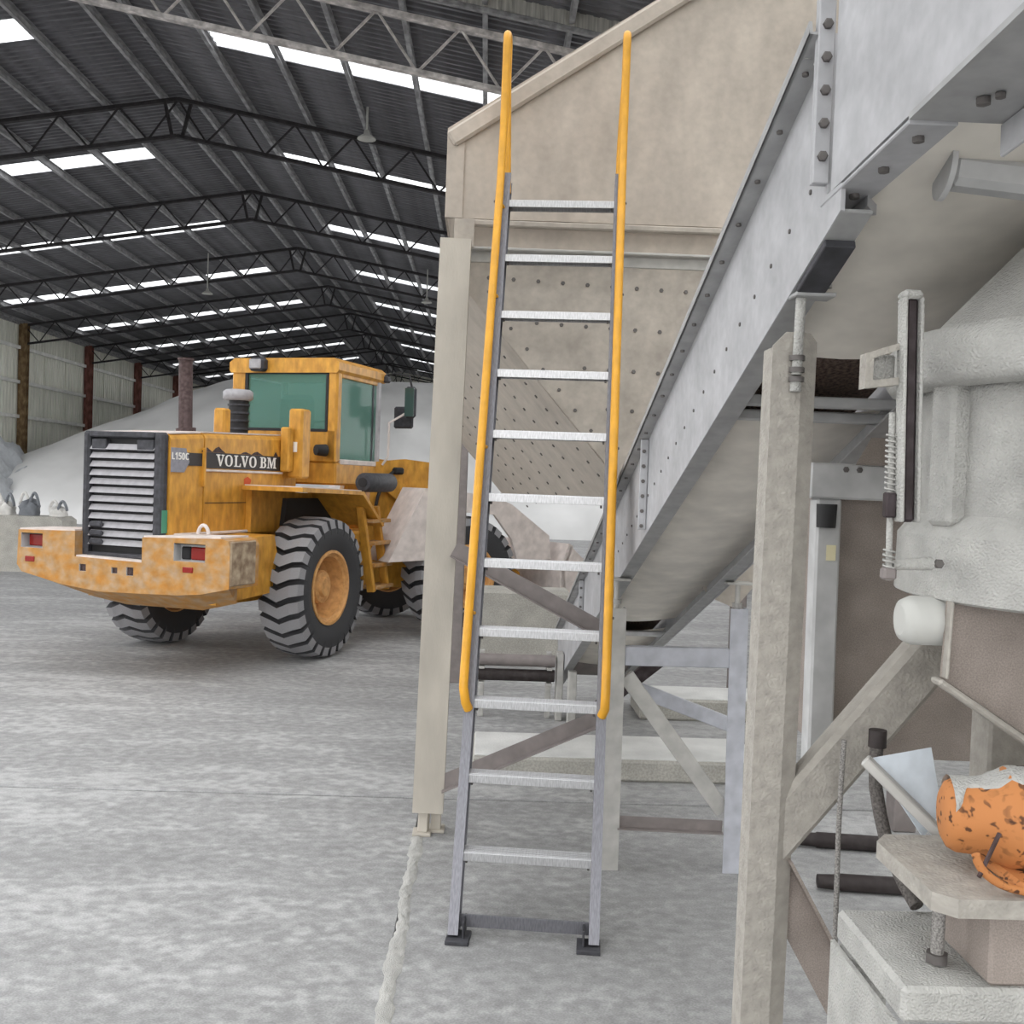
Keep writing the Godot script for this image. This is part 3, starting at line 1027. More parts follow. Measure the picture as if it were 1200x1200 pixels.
	st = newst()
	bar(st, Vector3(0.62, 0.62, -5.2), Vector3(0.98, 0.92, -5.2), 0.03, 0.07, 0.003)
	part(o, "frame_brace", st, "lever_dark")
	for x in [0.618, 1.176]:
		st = newst()
		tube(st, [Vector3(x, 1.19, zf - 0.03), Vector3(x, c_low(4.66) + 0.0, zf - 0.03)], 0.012, 8)
		part(o, "jack_screw", st, "galv")
		st = newst()
		lathe(st, [Vector2(0.0, 0), Vector2(0.024, 0), Vector2(0.024, 0.02), Vector2(0.0, 0.02)], Transform3D(Basis(), Vector3(x, 1.215, zf - 0.03)), 6, true)
		part(o, "jack_nut", st, "bolt_light")
		st = newst()
		box(st, Vector3(x, c_low(4.67) - 0.006, zf - 0.03), Vector3(0.12, 0.012, 0.09), 0.002)
		part(o, "bracket_plate", st, "galv")
	# tail: drum and take-up bracket near the floor
	st = newst()
	tube(st, [Vector3(CX + 0.03, 0.42, -7.75), Vector3(CX2 - 0.03, 0.42, -7.75)], 0.11, 20)
	part(o, "tail_drum", st, "steel_brace")
	st = newst()
	box(st, Vector3(0.60, 0.25, -7.6), Vector3(0.05, 0.5, 0.14), 0.005)
	part(o, "take_up_bracket", st, "galv")
	st = newst()
	box(st, Vector3(0.68, 0.2, -7.4), Vector3(0.06, 0.4, 0.08), 0.005)
	part(o, "take_up_bracket", st, "galv")

# ---------------------------------------------------------------- wheel loader
# the loader's own axes: u forward, v to its right, h up
func L(u, v, h): return Vector3(v, h, -u)

func side(st, uh, v0, v1):
	var o = []
	for p in uh: o.append(Vector2(p[0], p[1]))
	solid(st, o, Transform3D(Basis(Vector3.FORWARD, Vector3.UP, Vector3.RIGHT), Vector3(v0, 0, 0)), v1 - v0)

func rear(st, vh, u0, u1):
	var o = []
	for p in vh: o.append(Vector2(p[0], p[1]))
	solid(st, o, Transform3D(Basis(), Vector3(0, 0, -u1)), u1 - u0)

func lbox(st, u0, u1, v0, v1, h0, h1, bev = 0.0):
	box(st, L((u0 + u1) / 2, (v0 + v1) / 2, (h0 + h1) / 2), Vector3(absf(v1 - v0), absf(h1 - h0), absf(u1 - u0)), bev)

# hull between two cross-sections (v, h) at u0 and u1 with the same number of points
func loft(st, a, u0, b, u1):
	var mid = Vector3.ZERO
	var pa = []
	var pb = []
	for p in a: pa.append(L(u0, p[0], p[1]))
	for p in b: pb.append(L(u1, p[0], p[1]))
	for p in pa + pb: mid += p
	mid /= pa.size() * 2
	face(st, pa, mid)
	face(st, pb, mid)
	for i in pa.size():
		var j = (i + 1) % pa.size()
		face(st, [pa[i], pa[j], pb[j], pb[i]], mid)

func hood_section(half, low, top, bev):
	return [[-half, low], [half, low], [half, top - bev], [half - bev * 0.35, top - bev * 0.35], [half - bev, top], [-half + bev, top], [-half + bev * 0.35, top - bev * 0.35], [-half, top - bev]]

func lug_mesh():
	var pitch = TAU / 26.0
	var ys = [-0.222, -0.205, -0.12, 0.0, 0.12, 0.205, 0.222]
	var rs = [0.575, 0.655, 0.676, 0.68, 0.676, 0.655, 0.575]
	var top = newst()
	var walls = newst()
	var f = []
	var b = []
	var fl = []
	var bl = []
	for i in ys.size():
		var c = 0.42 * pitch * (1.0 - minf(1.0, absf(ys[i]) / 0.16))
		var w = 0.33 * pitch
		var at = func(ang, r): return Vector3(ys[i], r * cos(ang), r * sin(ang))
		f.append(at.call(c + w, rs[i]))
		b.append(at.call(c - w, rs[i]))
		fl.append(at.call(c + w * 1.15, rs[i] - 0.062))
		bl.append(at.call(c - w * 1.15, rs[i] - 0.062))
	for i in ys.size() - 1:
		var mid = Vector3((ys[i] + ys[i + 1]) / 2, 0.6, 0.0)
		face(top, [f[i], f[i + 1], b[i + 1], b[i]], Vector3.ZERO)
		face(walls, [f[i], f[i + 1], fl[i + 1], fl[i]], mid)
		face(walls, [b[i], b[i + 1], bl[i + 1], bl[i]], mid)
	for i in [0, ys.size() - 1]:
		face(walls, [f[i], b[i], bl[i], fl[i]], Vector3(0, 0.6, 0))
	top.generate_normals()
	walls.generate_normals()
	var m = top.commit()
	walls.commit(m)
	m.surface_set_material(0, mats["rubber_dusty"])
	m.surface_set_material(1, mats["rubber"])
	return m

var wheel_bits := {}
func wheel(parent, called, t: Transform3D, outward):
	if wheel_bits.is_empty():
		var ax = axis_frame(Vector3.ZERO, Vector3.RIGHT)
		var st = newst()
		lathe(st, [Vector2(0.345, -0.175), Vector2(0.40, -0.20), Vector2(0.48, -0.222), Vector2(0.56, -0.218), Vector2(0.605, -0.19), Vector2(0.622, -0.12), Vector2(0.626, 0), Vector2(0.622, 0.12), Vector2(0.605, 0.19), Vector2(0.56, 0.218), Vector2(0.48, 0.222), Vector2(0.40, 0.20), Vector2(0.345, 0.175)], ax, 64)
		wheel_bits.tire = mesh_of(st)
		st = newst()
		lathe(st, [Vector2(0.345, -0.18), Vector2(0.362, -0.185), Vector2(0.362, 0.175), Vector2(0.362, 0.196), Vector2(0.335, 0.198), Vector2(0.322, 0.170), Vector2(0.300, 0.160), Vector2(0.285, 0.075), Vector2(0.262, 0.02), Vector2(0.225, -0.015), Vector2(0.15, -0.02)], ax, 48, true)
		wheel_bits.rim = mesh_of(st)
		st = newst()
		lathe(st, [Vector2(0.165, -0.05), Vector2(0.165, 0.085), Vector2(0.15, 0.105), Vector2(0.10, 0.11), Vector2(0.085, 0.135), Vector2(0.0, 0.135)], ax, 28, true)
		wheel_bits.hub = mesh_of(st)
		wheel_bits.lug = lug_mesh()
		st = newst()
		lathe(st, [Vector2(0.40, 0.2035), Vector2(0.44, 0.216), Vector2(0.455, 0.2215)], ax, 48)
		wheel_bits.ring = mesh_of(st)
	var w = Node3D.new()
	w.name = called
	parent.add_child(w, true)
	w.transform = t * Transform3D(Basis(Vector3.UP, 0.0 if outward > 0 else PI), Vector3.ZERO)
	put(w, "tire", wheel_bits.tire, "rubber")
	put(w, "rim", wheel_bits.rim, "rim")
	put(w, "hub", wheel_bits.hub, "rim")
	for k in 26:
		var o = MeshInstance3D.new()
		o.name = "tread_lug"
		o.mesh = wheel_bits.lug
		w.add_child(o, true)
		o.rotation.x = TAU * (k + 0.3) / 26.0
	for k in 10:
		var bt = bolt(w, Vector3(0.105, 0, 0), Vector3.RIGHT, 0.014, "bolt", 0.8)
		bt.position = Vector3(-0.018, 0.19 * cos(TAU * k / 10), 0.19 * sin(TAU * k / 10))
		bt.name = "wheel_nut"
	return w

func build_loader():
	var o = thing("wheel_loader", "yellow articulated wheel loader with black grille parked in front of the powder heap", "wheel loader", Vector3(-2.45, 0, -10.25))
	o.rotation.y = deg_to_rad(-20.0)
	org = Vector3.ZERO
	var st = newst()
	# counterweight with raised ears, cut out for the tail lights
	rear(st, [[-1.01, 1.20], [-0.41, 1.215], [-0.41, 1.0], [0.27, 0.985], [0.27, 1.195], [1.03, 1.22], [1.09, 1.205], [1.11, 1.16], [1.11, 0.82], [0.84, 0.76], [0.62, 0.74], [-0.16, 0.72], [-0.56, 0.76], [-0.97, 0.84], [-1.02, 0.90]], -1.78, -1.36)
	var cw := CSGMesh3D.new()
	cw.name = "counterweight"
	cw.mesh = mesh_of(st)
	cw.material = mats["paint_scuffed"]
	for r in [[-0.98, -0.75, 1.05, 1.175], [0.58, 0.88, 1.02, 1.165], [0.12, 0.19, 0.87, 0.94], [-0.03, 0.03, 0.88, 0.93], [-0.36, -0.29, 0.88, 0.94]]:
		var cut := CSGBox3D.new()
		cut.name = "recess"
		cut.operation = CSGShape3D.OPERATION_SUBTRACTION
		cut.size = Vector3(r[1] - r[0], r[3] - r[2], 0.2)
		cut.position = L(-1.78, (r[0] + r[1]) / 2, (r[2] + r[3]) / 2)
		cw.add_child(cut)
	o.add_child(cw, true)
	for r in [[-0.965, -0.80, 1.06, 1.165, "lens_red"], [0.69, 0.87, 1.03, 1.135, "lens_red"], [0.60, 0.685, 1.03, 1.135, "black"]]:
		st = newst()
		lbox(st, -1.71, -1.655, r[0], r[1], r[2], r[3], 0.01)
		part(o, "tail_light", st, r[4])
	for q in [[-0.975, -0.755, 1.052, 1.172], [0.585, 0.875, 1.022, 1.163]]:
		st = newst()
		lbox(st, -1.668, -1.655, q[0], q[1], q[2], q[3])
		lbox(st, -1.775, -1.66, q[0], q[1], q[3] - 0.006, q[3])
		part(o, "recess_shade_lining", st, "black")  # black lining paints the shade inside the tail light recess
	for q in [[0.12, 0.19, 0.87, 0.94], [-0.03, 0.03, 0.88, 0.93], [-0.36, -0.29, 0.88, 0.94]]:
		st = newst()
		lbox(st, -1.765, -1.69, q[0], q[1], q[2], q[3])
		part(o, "hole_shade", st, "exhaust")  # dark insert puts the shade inside the hole into colour
	for v in [-0.88, 0.72]:
		st = newst()
		lbox(st, -1.788, -1.775, v - 0.05, v + 0.05, 0.93, 0.975, 0.004)
		part(o, "reflector", st, "lens_red")
	# dust lying on the ledges
	for d in [[-1.0, -0.42, 1.20, 1.214], [0.28, 1.02, 1.196, 1.219], [-0.40, 0.26, 1.0, 0.986]]:
		st = newst()
		plate(st, [L(-1.772, d[0], d[2]), L(-1.772, d[1], d[3]), L(-1.38, d[1], d[3]), L(-1.38, d[0], d[2])], Vector3(0, 0.014, 0))
		part(o, "dust_layer", st, "paint_dusty")
	# scuffed corner pad and lower bumper lip, towing eye
	st = newst()
	lbox(st, -1.78, -1.42, 1.105, 1.125, 0.84, 1.20, 0.01)
	part(o, "corner_pad", st, "scuff_grey")
	st = newst()
	loft(st, [[-0.97, 0.84], [-0.56, 0.755], [-0.16, 0.715], [0.62, 0.735], [1.09, 0.83], [1.09, 0.86], [-0.97, 0.87]], -1.765, [[-0.80, 0.70], [-0.50, 0.62], [-0.16, 0.575], [0.62, 0.58], [0.95, 0.66], [0.95, 0.86], [-0.80, 0.87]], -1.42)
	part(o, "counterweight_keel", st, "paint_scuffed")
	st = newst()
	var ring = []
	for k in 9: ring.append(L(-1.50, 0.66 + 0.05 * cos(PI * k / 8), 1.23 + 0.075 * sin(PI * k / 8)))
	tube(st, ring, 0.016, 8)
	part(o, "lifting_eye", st, "paint_dusty")
	# rear frame below the hood
	st = newst()
	side(st, [[-1.5, 0.64], [-1.5, 1.16], [-0.62, 1.2], [-0.45, 0.68]], -0.5, 0.80)
	part(o, "rear_frame", st, "paint")
	st = newst()
	side(st, [[-0.9, 0.55], [-0.9, 1.2], [1.5, 1.2], [1.5, 0.5]], -0.40, 0.40)
	part(o, "chassis", st, "paint")
	st = newst()
	lbox(st, -1.42, -1.27, 0.775, 0.80, 0.92, 1.12, 0.005)
	part(o, "side_lamp_box", st, "black")
	st = newst()
	tube(st, [L(0, -0.66, 0.68), L(0, 0.66, 0.68)], 0.13, 16)
	part(o, "rear_axle", st, "dark_grey")
	# grille
	st = newst()
	for q in [[-0.435, -0.365], [0.285, 0.385]]: lbox(st, -1.69, -1.61, q[0], q[1], 1.0, 2.065, 0.02)
	lbox(st, -1.69, -1.61, -0.37, 0.29, 2.015, 2.065, 0.01)
	lbox(st, -1.69, -1.61, -0.37, 0.29, 1.0, 1.04, 0.01)
	part(o, "grille_frame", st, "dark_grey")
	st = newst()
	lbox(st, -1.625, -1.60, -0.37, 0.29, 1.02, 2.03)
	part(o, "radiator", st, "black")
	for q in [[-0.35, -0.20], [0.11, 0.28]]:
		st = newst()
		lbox(st, -1.68, -1.62, q[0], q[1], 1.90, 2.0, 0.008)
		part(o, "hinge_block", st, "dark_grey")
	for k in 12:
		st = newst()
		var h = 1.105 + 0.0735 * k
		plate(st, [L(-1.682, -0.365, h), L(-1.682, 0.285, h), L(-1.645, 0.285, h + 0.048), L(-1.645, -0.365, h + 0.048)], Vector3(0, 0.002, -0.006))
		part(o, "slat", st, "slat")
	for k in 3:
		st = newst()
		lbox(st, -1.70, -1.66, -0.35, -0.21, 1.10 + 0.075 * k, 1.15 + 0.075 * k, 0.015)
		part(o, "clamp", st, "dark_grey")
	st = newst()
	lbox(st, -1.688, -1.62, 0.384, 0.389, 1.23, 1.42)
	part(o, "sticker", st, "sticker", "small green sticker")
	# hood in two lengths with a gap between, dusty top
	st = newst()
	loft(st, hood_section(0.40, 1.14, 2.055, 0.045), -1.615, hood_section(0.405, 1.14, 2.085, 0.045), -1.166)
	part(o, "hood_rear", st, "paint")
	st = newst()
	loft(st, hood_section(0.41, 1.14, 2.09, 0.045), -1.154, hood_section(0.41, 1.14, 2.135, 0.045), 0.14)
	part(o, "hood", st, "paint")
	st = newst()
	loft(st, hood_section(0.405, 1.14, 2.13, 0.03), 0.15, hood_section(0.405, 1.14, 2.14, 0.03), 0.40)
	part(o, "hood_front", st, "paint")
	for q in [[-1.60, -1.175, 2.057, 2.086], [-1.145, 0.13, 2.092, 2.135]]:
		st = newst()
		plate(st, [L(q[0], -0.375, q[2]), L(q[0], 0.375, q[2]), L(q[1], 0.375, q[3]), L(q[1], -0.375, q[3])], Vector3(0, 0.012, 0))
		part(o, "dust_layer", st, "paint_dusty")
	# side panel ridges
	st = newst()
	lbox(st, -1.15, 0.12, 0.40, 0.424, 1.755, 1.775, 0.004)
	part(o, "trim_strip", st, "paint_dusty")
	st = newst()
	lbox(st, -1.55, 0.2, 0.40, 0.44, 1.20, 1.225, 0.005)
	part(o, "trim_strip", st, "paint_dusty")
	st = newst()
	lbox(st, -1.14, -0.42, 0.40, 0.413, 1.475, 1.482)
	part(o, "panel_seam", st, "exhaust")
	st = newst()
	lbox(st, -1.185, -1.16, 0.40, 0.435, 1.62, 1.96, 0.006)
	part(o, "latch_bar", st, "paint")
	# black name band with white lettering, grey model badge
	st = newst()
	lbox(st, -1.14, 0.10, 0.40, 0.416, 1.785, 1.925)
	part(o, "name_band", st, "decal_black")
	st = newst()
	lbox(st, -1.42, -1.19, 0.39, 0.410, 1.80, 1.91)
	part(o, "name_band", st, "decal_black")
	st = newst()
	side(st, [[-1.61, 1.74], [-1.44, 1.74], [-1.37, 1.83], [-1.42, 1.945], [-1.61, 1.945]], 0.39, 0.411)
	part(o, "badge", st, "decal_grey")
	var right = Basis(Vector3.FORWARD, Vector3.UP, Vector3.RIGHT)
	word(o, "lettering", "VOLVO BM", Transform3D(right, L(-0.50, 0.418, 1.855)), 0.10, "letter", "Droid Serif", 700, 1.3)
	word(o, "lettering", "L150C", Transform3D(right, L(-1.50, 0.413, 1.875)), 0.06, "letter")
	st = newst()
	side(st, [[-0.54, 1.65], [-0.44, 1.65], [-0.42, 1.69], [-0.48, 1.72], [-0.54, 1.70]], 0.40, 0.4125)
	part(o, "faded_mark", st, "letter_red")
	# chipped paint above the band
	for q in [[-1.12, 0.08, 0.035], [-0.95, 0.10, 0.05], [-0.52, 0.09, 0.02], [-0.33, 0.10, 0.03], [0.0, 0.04, 0.04]]:
		st = newst()
		side(st, [[q[0] - q[1], 1.927], [q[0] - q[1] * 0.5, 1.93 + q[2] * 0.7], [q[0], 1.93 + q[2]], [q[0] + q[1] * 0.4, 1.93 + q[2] * 0.5], [q[0] + q[1], 1.927]], 0.40, 0.4122)
		part(o, "paint_chip", st, "exhaust")
	# on the hood: exhaust stack, yellow intake posts, pre-cleaner
	st = newst()
	tube(st, [L(-0.9, 0.02, 2.09), L(-0.9, 0.02, 2.14), L(-0.9, 0.015, 2.141), L(-0.9, 0.0, 2.76)], [0.09, 0.09, 0.062, 0.062], 16)
	tube(st, [L(-0.9, 0.0, 2.755), L(-0.9, 0.0, 2.775)], 0.072, 16)
	part(o, "exhaust_stack", st, "exhaust")
	st = newst()
	lbox(st, -0.36, -0.24, -0.075, 0.055, 2.12, 2.37, 0.02)
	part(o, "intake_post", st, "paint")
	st = newst()
	tube(st, [L(0.2, -0.16, 2.13), L(0.2, -0.16, 2.49)], 0.10, 16)
	part(o, "pre_cleaner_body", st, "black")
	st = newst()
	tube(st, [L(0.2, -0.17, 2.485), L(0.2, -0.17, 2.50), L(0.2, -0.17, 2.575), L(0.2, -0.17, 2.595)], [0.12, 0.15, 0.15, 0.12], 18)
	part(o, "pre_cleaner_cap", st, "slat")
	for k in 4:
		st = newst()
		tube(st, [L(0.2, -0.16, 2.19 + 0.08 * k), L(0.2, -0.16, 2.21 + 0.08 * k)], 0.112, 16)
		part(o, "pre_cleaner_band", st, "dark_grey")
	st = newst()
	lbox(st, 0.16, 0.34, 0.44, 0.60, 1.72, 2.41, 0.02)
	part(o, "tool_box_post", st, "paint")
	st = newst()
	lbox(st, 0.05, 0.15, 0.42, 0.52, 1.78, 2.22, 0.015)
	part(o, "hand_grip_post", st, "paint")
	st = newst()
	lbox(st, 0.155, 0.163, 0.47, 0.55, 1.98, 2.08)
	part(o, "sticker", st, "letter", "white sticker")
	# mudguards
	for s in [-1, 1]:
		var v0 = 0.44 if s > 0 else -1.08
		var v1 = 1.08 if s > 0 else -0.44
		st = newst()
		side(st, [[-0.62, 1.60], [0.58, 1.575], [1.06, 1.24], [1.10, 1.25], [0.60, 1.61], [-0.62, 1.64]], v0, v1)
		part(o, "mudguard", st, "paint")
		st = newst()
		side(st, [[-0.60, 1.64], [0.58, 1.612], [0.58, 1.622], [-0.60, 1.65]], v0 + 0.02, v1 - 0.02)
		part(o, "dust_layer", st, "paint_dusty")
		st = newst()
		side(st, [[-0.5, 1.2], [-0.5, 1.60], [0.6, 1.57], [1.05, 1.2]], s * 0.41 if s > 0 else -0.47, 0.47 if s > 0 else -0.41)
		part(o, "inner_guard", st, "paint")
		st = newst()
		side(st, [[0.0, 1.25], [0.05, 1.52], [0.80, 1.52], [1.0, 1.25]], 0.47 if s > 0 else -0.52, 0.52 if s > 0 else -0.47)
		part(o, "fuel_tank", st, "black")
	# cab: lower body, posts, roof, glass
	st = newst()
	lbox(st, 0.76, 1.80, -0.62, 0.66, 1.66, 1.90, 0.02)
	part(o, "cab_base", st, "paint")
	st = newst()
	lbox(st, 0.75, 0.80, -0.62, 0.66, 1.90, 2.235, 0.01)
	part(o, "cab_rear_panel", st, "paint")
	for q in [[0.75, 0.86, 0.54, 0.66], [0.75, 0.86, -0.62, -0.44], [1.70, 1.80, 0.58, 0.66], [1.70, 1.80, -0.62, -0.54]]:
		st = newst()
		lbox(st, q[0], q[1], q[2], q[3], 1.90, 2.86, 0.02)
		part(o, "cab_post", st, "paint" if q[0] < 1.0 else "slat")
	st = newst()
	loft(st, [[-0.62, 2.83], [0.66, 2.83], [0.68, 2.86], [0.68, 2.94], [0.62, 2.985], [-0.58, 2.985], [-0.64, 2.94], [-0.64, 2.86]], 0.73, [[-0.62, 2.83], [0.66, 2.83], [0.68, 2.86], [0.68, 2.94], [0.62, 2.985], [-0.58, 2.985], [-0.64, 2.94], [-0.64, 2.86]], 1.86)
	part(o, "cab_roof", st, "paint")
	st = newst()
	lbox(st, 0.86, 1.70, 0.60, 0.655, 2.79, 2.84, 0.006)
	part(o, "door_header", st, "paint")
	st = newst()
	lbox(st, 0.86, 1.70, 0.60, 0.665, 1.88, 1.935, 0.006)
	part(o, "door_sill", st, "paint_dusty")
	for q in [[0.765, 0.773, -0.43, 0.54, 2.235, 2.84], [1.76, 1.768, -0.54, 0.58, 1.92, 2.84]]:
		st = newst()
		lbox(st, q[0], q[1], q[2], q[3], q[4], q[5])
		part(o, "window_pane", st, "glass")
	for v in [0.632, -0.60]:
		st = newst()
		lbox(st, 0.86, 1.70, v, v + 0.008, 1.93, 2.80)
		part(o, "window_pane", st, "glass")
	st = newst()
	for q in [[-0.45, -0.415], [0.525, 0.555]]: lbox(st, 0.745, 0.765, q[0], q[1], 2.22, 2.85)
	for q in [[2.82, 2.85], [2.215, 2.245]]: lbox(st, 0.745, 0.765, -0.44, 0.55, q[0], q[1])
	part(o, "window_seal", st, "black")
	st = newst()
	lbox(st, 1.60, 1.64, 0.622, 0.645, 1.93, 2.80, 0.004)
	part(o, "door_edge", st, "dark_grey")
	# inside the cab: seat and steering column
	st = newst()
	lbox(st, 1.0, 1.45, -0.2, 0.26, 1.90, 2.1, 0.04)
	lbox(st, 0.96, 1.08, -0.18, 0.24, 2.05, 2.62, 0.05)
	part(o, "seat", st, "dark_grey")
	st = newst()
	tube(st, [L(1.72, 0.03, 1.9), L(1.52, 0.03, 2.3)], 0.03, 8)
	var sw = []
	for k in 17: sw.append(L(1.52 + 0.10 * cos(TAU * k / 16) * 0.5, 0.03 + 0.19 * sin(TAU * k / 16), 2.3 + 0.19 * cos(TAU * k / 16) * 0.4))
	tube(st, sw, 0.015, 6, false)
	part(o, "steering_wheel", st, "black")
	# work lamp on the roof's rear edge, side lamp
	st = newst()
	lbox(st, 0.62, 0.74, -0.34, -0.16, 2.84, 2.98, 0.025)
	part(o, "work_lamp", st, "dark_grey")
	st = newst()
	lbox(st, 0.60, 0.625, -0.32, -0.18, 2.86, 2.96, 0.01)
	part(o, "lamp_lens", st, "slat")
	st = newst()
	tube(st, [L(0.62, 0.50, 2.02), L(0.72, 0.56, 2.02)], [0.055, 0.065], 12)
	part(o, "reversing_lamp", st, "black")
	# air receiver on the right step side
	st = newst()
	tube(st, [L(0.66, 1.03, 1.70), L(0.69, 1.03, 1.70), L(1.28, 1.03, 1.705), L(1.32, 1.03, 1.705)], [0.085, 0.10, 0.10, 0.08], 20)
	part(o, "air_receiver", st, "dark_grey")
	st = newst()
	tube(st, [L(0.652, 1.03, 1.70), L(0.665, 1.03, 1.70)], 0.05, 14)
	part(o, "receiver_cap", st, "black")
	# access steps in front of the rear wheel
	for u in [0.86, 1.20]:
		st = newst()
		bar(st, L(u - 0.08, 0.95, 1.45), L(u + 0.10, 1.02, 0.55), 0.05, 0.09, 0.008, Vector3.RIGHT)
		part(o, "step_side", st, "paint")
	for k in 4:
		st = newst()
		lbox(st, 0.84 + 0.04 * k, 1.26 + 0.04 * k, 0.90, 1.08, 1.28 - 0.235 * k, 1.32 - 0.235 * k, 0.006)
		part(o, "step", st, "paint_scuffed")
	st = newst()
	tube(st, [L(1.74, 0.72, 1.9), L(1.76, 0.78, 2.0), L(1.76, 0.78, 2.38), L(1.90, 0.92, 2.50)], 0.014, 8)
	part(o, "grab_rail", st, "paint_dusty")
	# mirrors on thin arms
	st = newst()
	tube(st, [L(1.82, 0.62, 2.90), L(1.88, 0.78, 2.95), L(1.88, 0.96, 2.92), L(1.86, 1.0, 2.80)], 0.013, 8)
	part(o, "mirror_arm", st, "black")
	st = newst()
	lbox(st, 1.83, 1.90, 0.92, 1.06, 2.44, 2.80, 0.03)
	part(o, "mirror", st, "dark_grey")
	st = newst()
	lbox(st, 1.824, 1.832, 0.935, 1.045, 2.46, 2.78)
	part(o, "mirror_glass", st, "mirror_glass")
	st = newst()
	lbox(st, 1.95, 2.0, 0.74, 0.98, 2.33, 2.58, 0.02)
	part(o, "second_mirror", st, "dark_grey")
	st = newst()
	lbox(st, 1.80, 1.92, 0.62, 0.72, 2.84, 2.92, 0.02)
	part(o, "front_work_lamp", st, "dark_grey")
	# wheels of the rear axle
	wheel(o, "wheel", Transform3D(Basis(), L(0, 0.87, 0.68)), 1)
	wheel(o, "wheel", Transform3D(Basis(), L(0, -0.87, 0.68)), -1)
	# the front half is steered to the right about the centre joint
	var tf = Transform3D(Basis(Vector3.UP, deg_to_rad(-34.0)), L(1.35, 0, 0))
	wheel(o, "wheel", tf * Transform3D(Basis(), L(1.5, 0.87, 0.68)), 1)
	wheel(o, "wheel", tf * Transform3D(Basis(), L(1.5, -0.87, 0.68)), -1)
	var fp = func(called, s, m): part(o, called, s, m).transform = tf
	st = newst()
	tube(st, [L(1.5, -0.66, 0.68), L(1.5, 0.66, 0.68)], 0.13, 16)
	fp.call("front_axle", st, "dark_grey")
	st = newst()
	lbox(st, -0.05, 2.0, -0.36, 0.36, 0.5, 1.15, 0.03)
	fp.call("front_frame", st, "paint")
	st = newst()
	tube(st, [L(0, 0, 0.45), L(0, 0, 1.45)], 0.16, 16)
	fp.call("centre_joint", st, "exhaust")
	for v in [-0.36, 0.26]:
		st = newst()
		side(st, [[0.55, 1.1], [0.62, 1.93], [1.05, 1.98], [1.45, 1.95], [1.9, 1.15]], v, v + 0.10)
		fp.call("lift_tower", st, "paint")
		st = newst()
		side(st, [[0.75, 1.62], [0.82, 1.78], [1.4, 1.50], [2.75, 0.62], [2.9, 0.40], [2.7, 0.36], [2.3, 0.62], [1.35, 1.22]], v - 0.02 if v < 0 else v + 0.10, v + 0.04 if v < 0 else v + 0.16)
		fp.call("lift_arm", st, "paint")
	st = newst()
	tube(st, [L(0.72, 0.12, 1.35), L(0.80, 0.12, 1.86)], 0.06, 12)
	fp.call("lift_cylinder", st, "paint_scuffed")
	st = newst()
	tube(st, [L(0.62, 0.40, 1.30), L(0.66, 0.42, 1.55), L(0.75, 0.42, 1.75), L(0.88, 0.40, 1.84)], 0.02, 8)
	fp.call("hydraulic_hose", st, "black")
	st = newst()
	lbox(st, 0.86, 0.98, 0.36, 0.46, 1.80, 1.88, 0.02)
	fp.call("valve_block", st, "black")
	# front mudguards: dusty plates over each wheel
	for s in [-1, 1]:
		st = newst()
		side(st, [[0.42, 0.86], [0.86, 1.66], [1.75, 1.60], [2.05, 1.50], [2.62, 1.14], [2.66, 0.86], [2.16, 0.83], [2.06, 1.10], [1.80, 1.38], [1.05, 1.42], [1.00, 0.88]], 1.06 if s > 0 else -1.10, 1.10 if s > 0 else -1.06)
		fp.call("front_mudguard_skirt", st, "paint_dusty")
		st = newst()
		side(st, [[0.42, 0.86], [0.86, 1.66], [1.75, 1.60], [2.05, 1.50], [2.62, 1.14], [2.60, 1.10], [2.02, 1.46], [1.74, 1.56], [0.90, 1.62], [0.46, 0.86]], 0.62 if s > 0 else -1.06, 1.06 if s > 0 else -0.62)
		fp.call("front_mudguard", st, "paint_dusty")
	# bucket, low in front
	st = newst()
	side(st, [[2.75, 0.15], [2.72, 0.75], [2.85, 1.05], [2.92, 1.02], [2.80, 0.72], [2.85, 0.22], [3.75, 0.08], [3.75, 0.05], [2.85, 0.08]], -1.2, 1.2)
	for v in [-1.2, 1.17]:
		side(st, [[2.78, 0.12], [2.75, 0.75], [2.88, 1.02], [3.3, 0.7], [3.7, 0.08]], v, v + 0.03)
	fp.call("bucket", st, "paint_dusty")

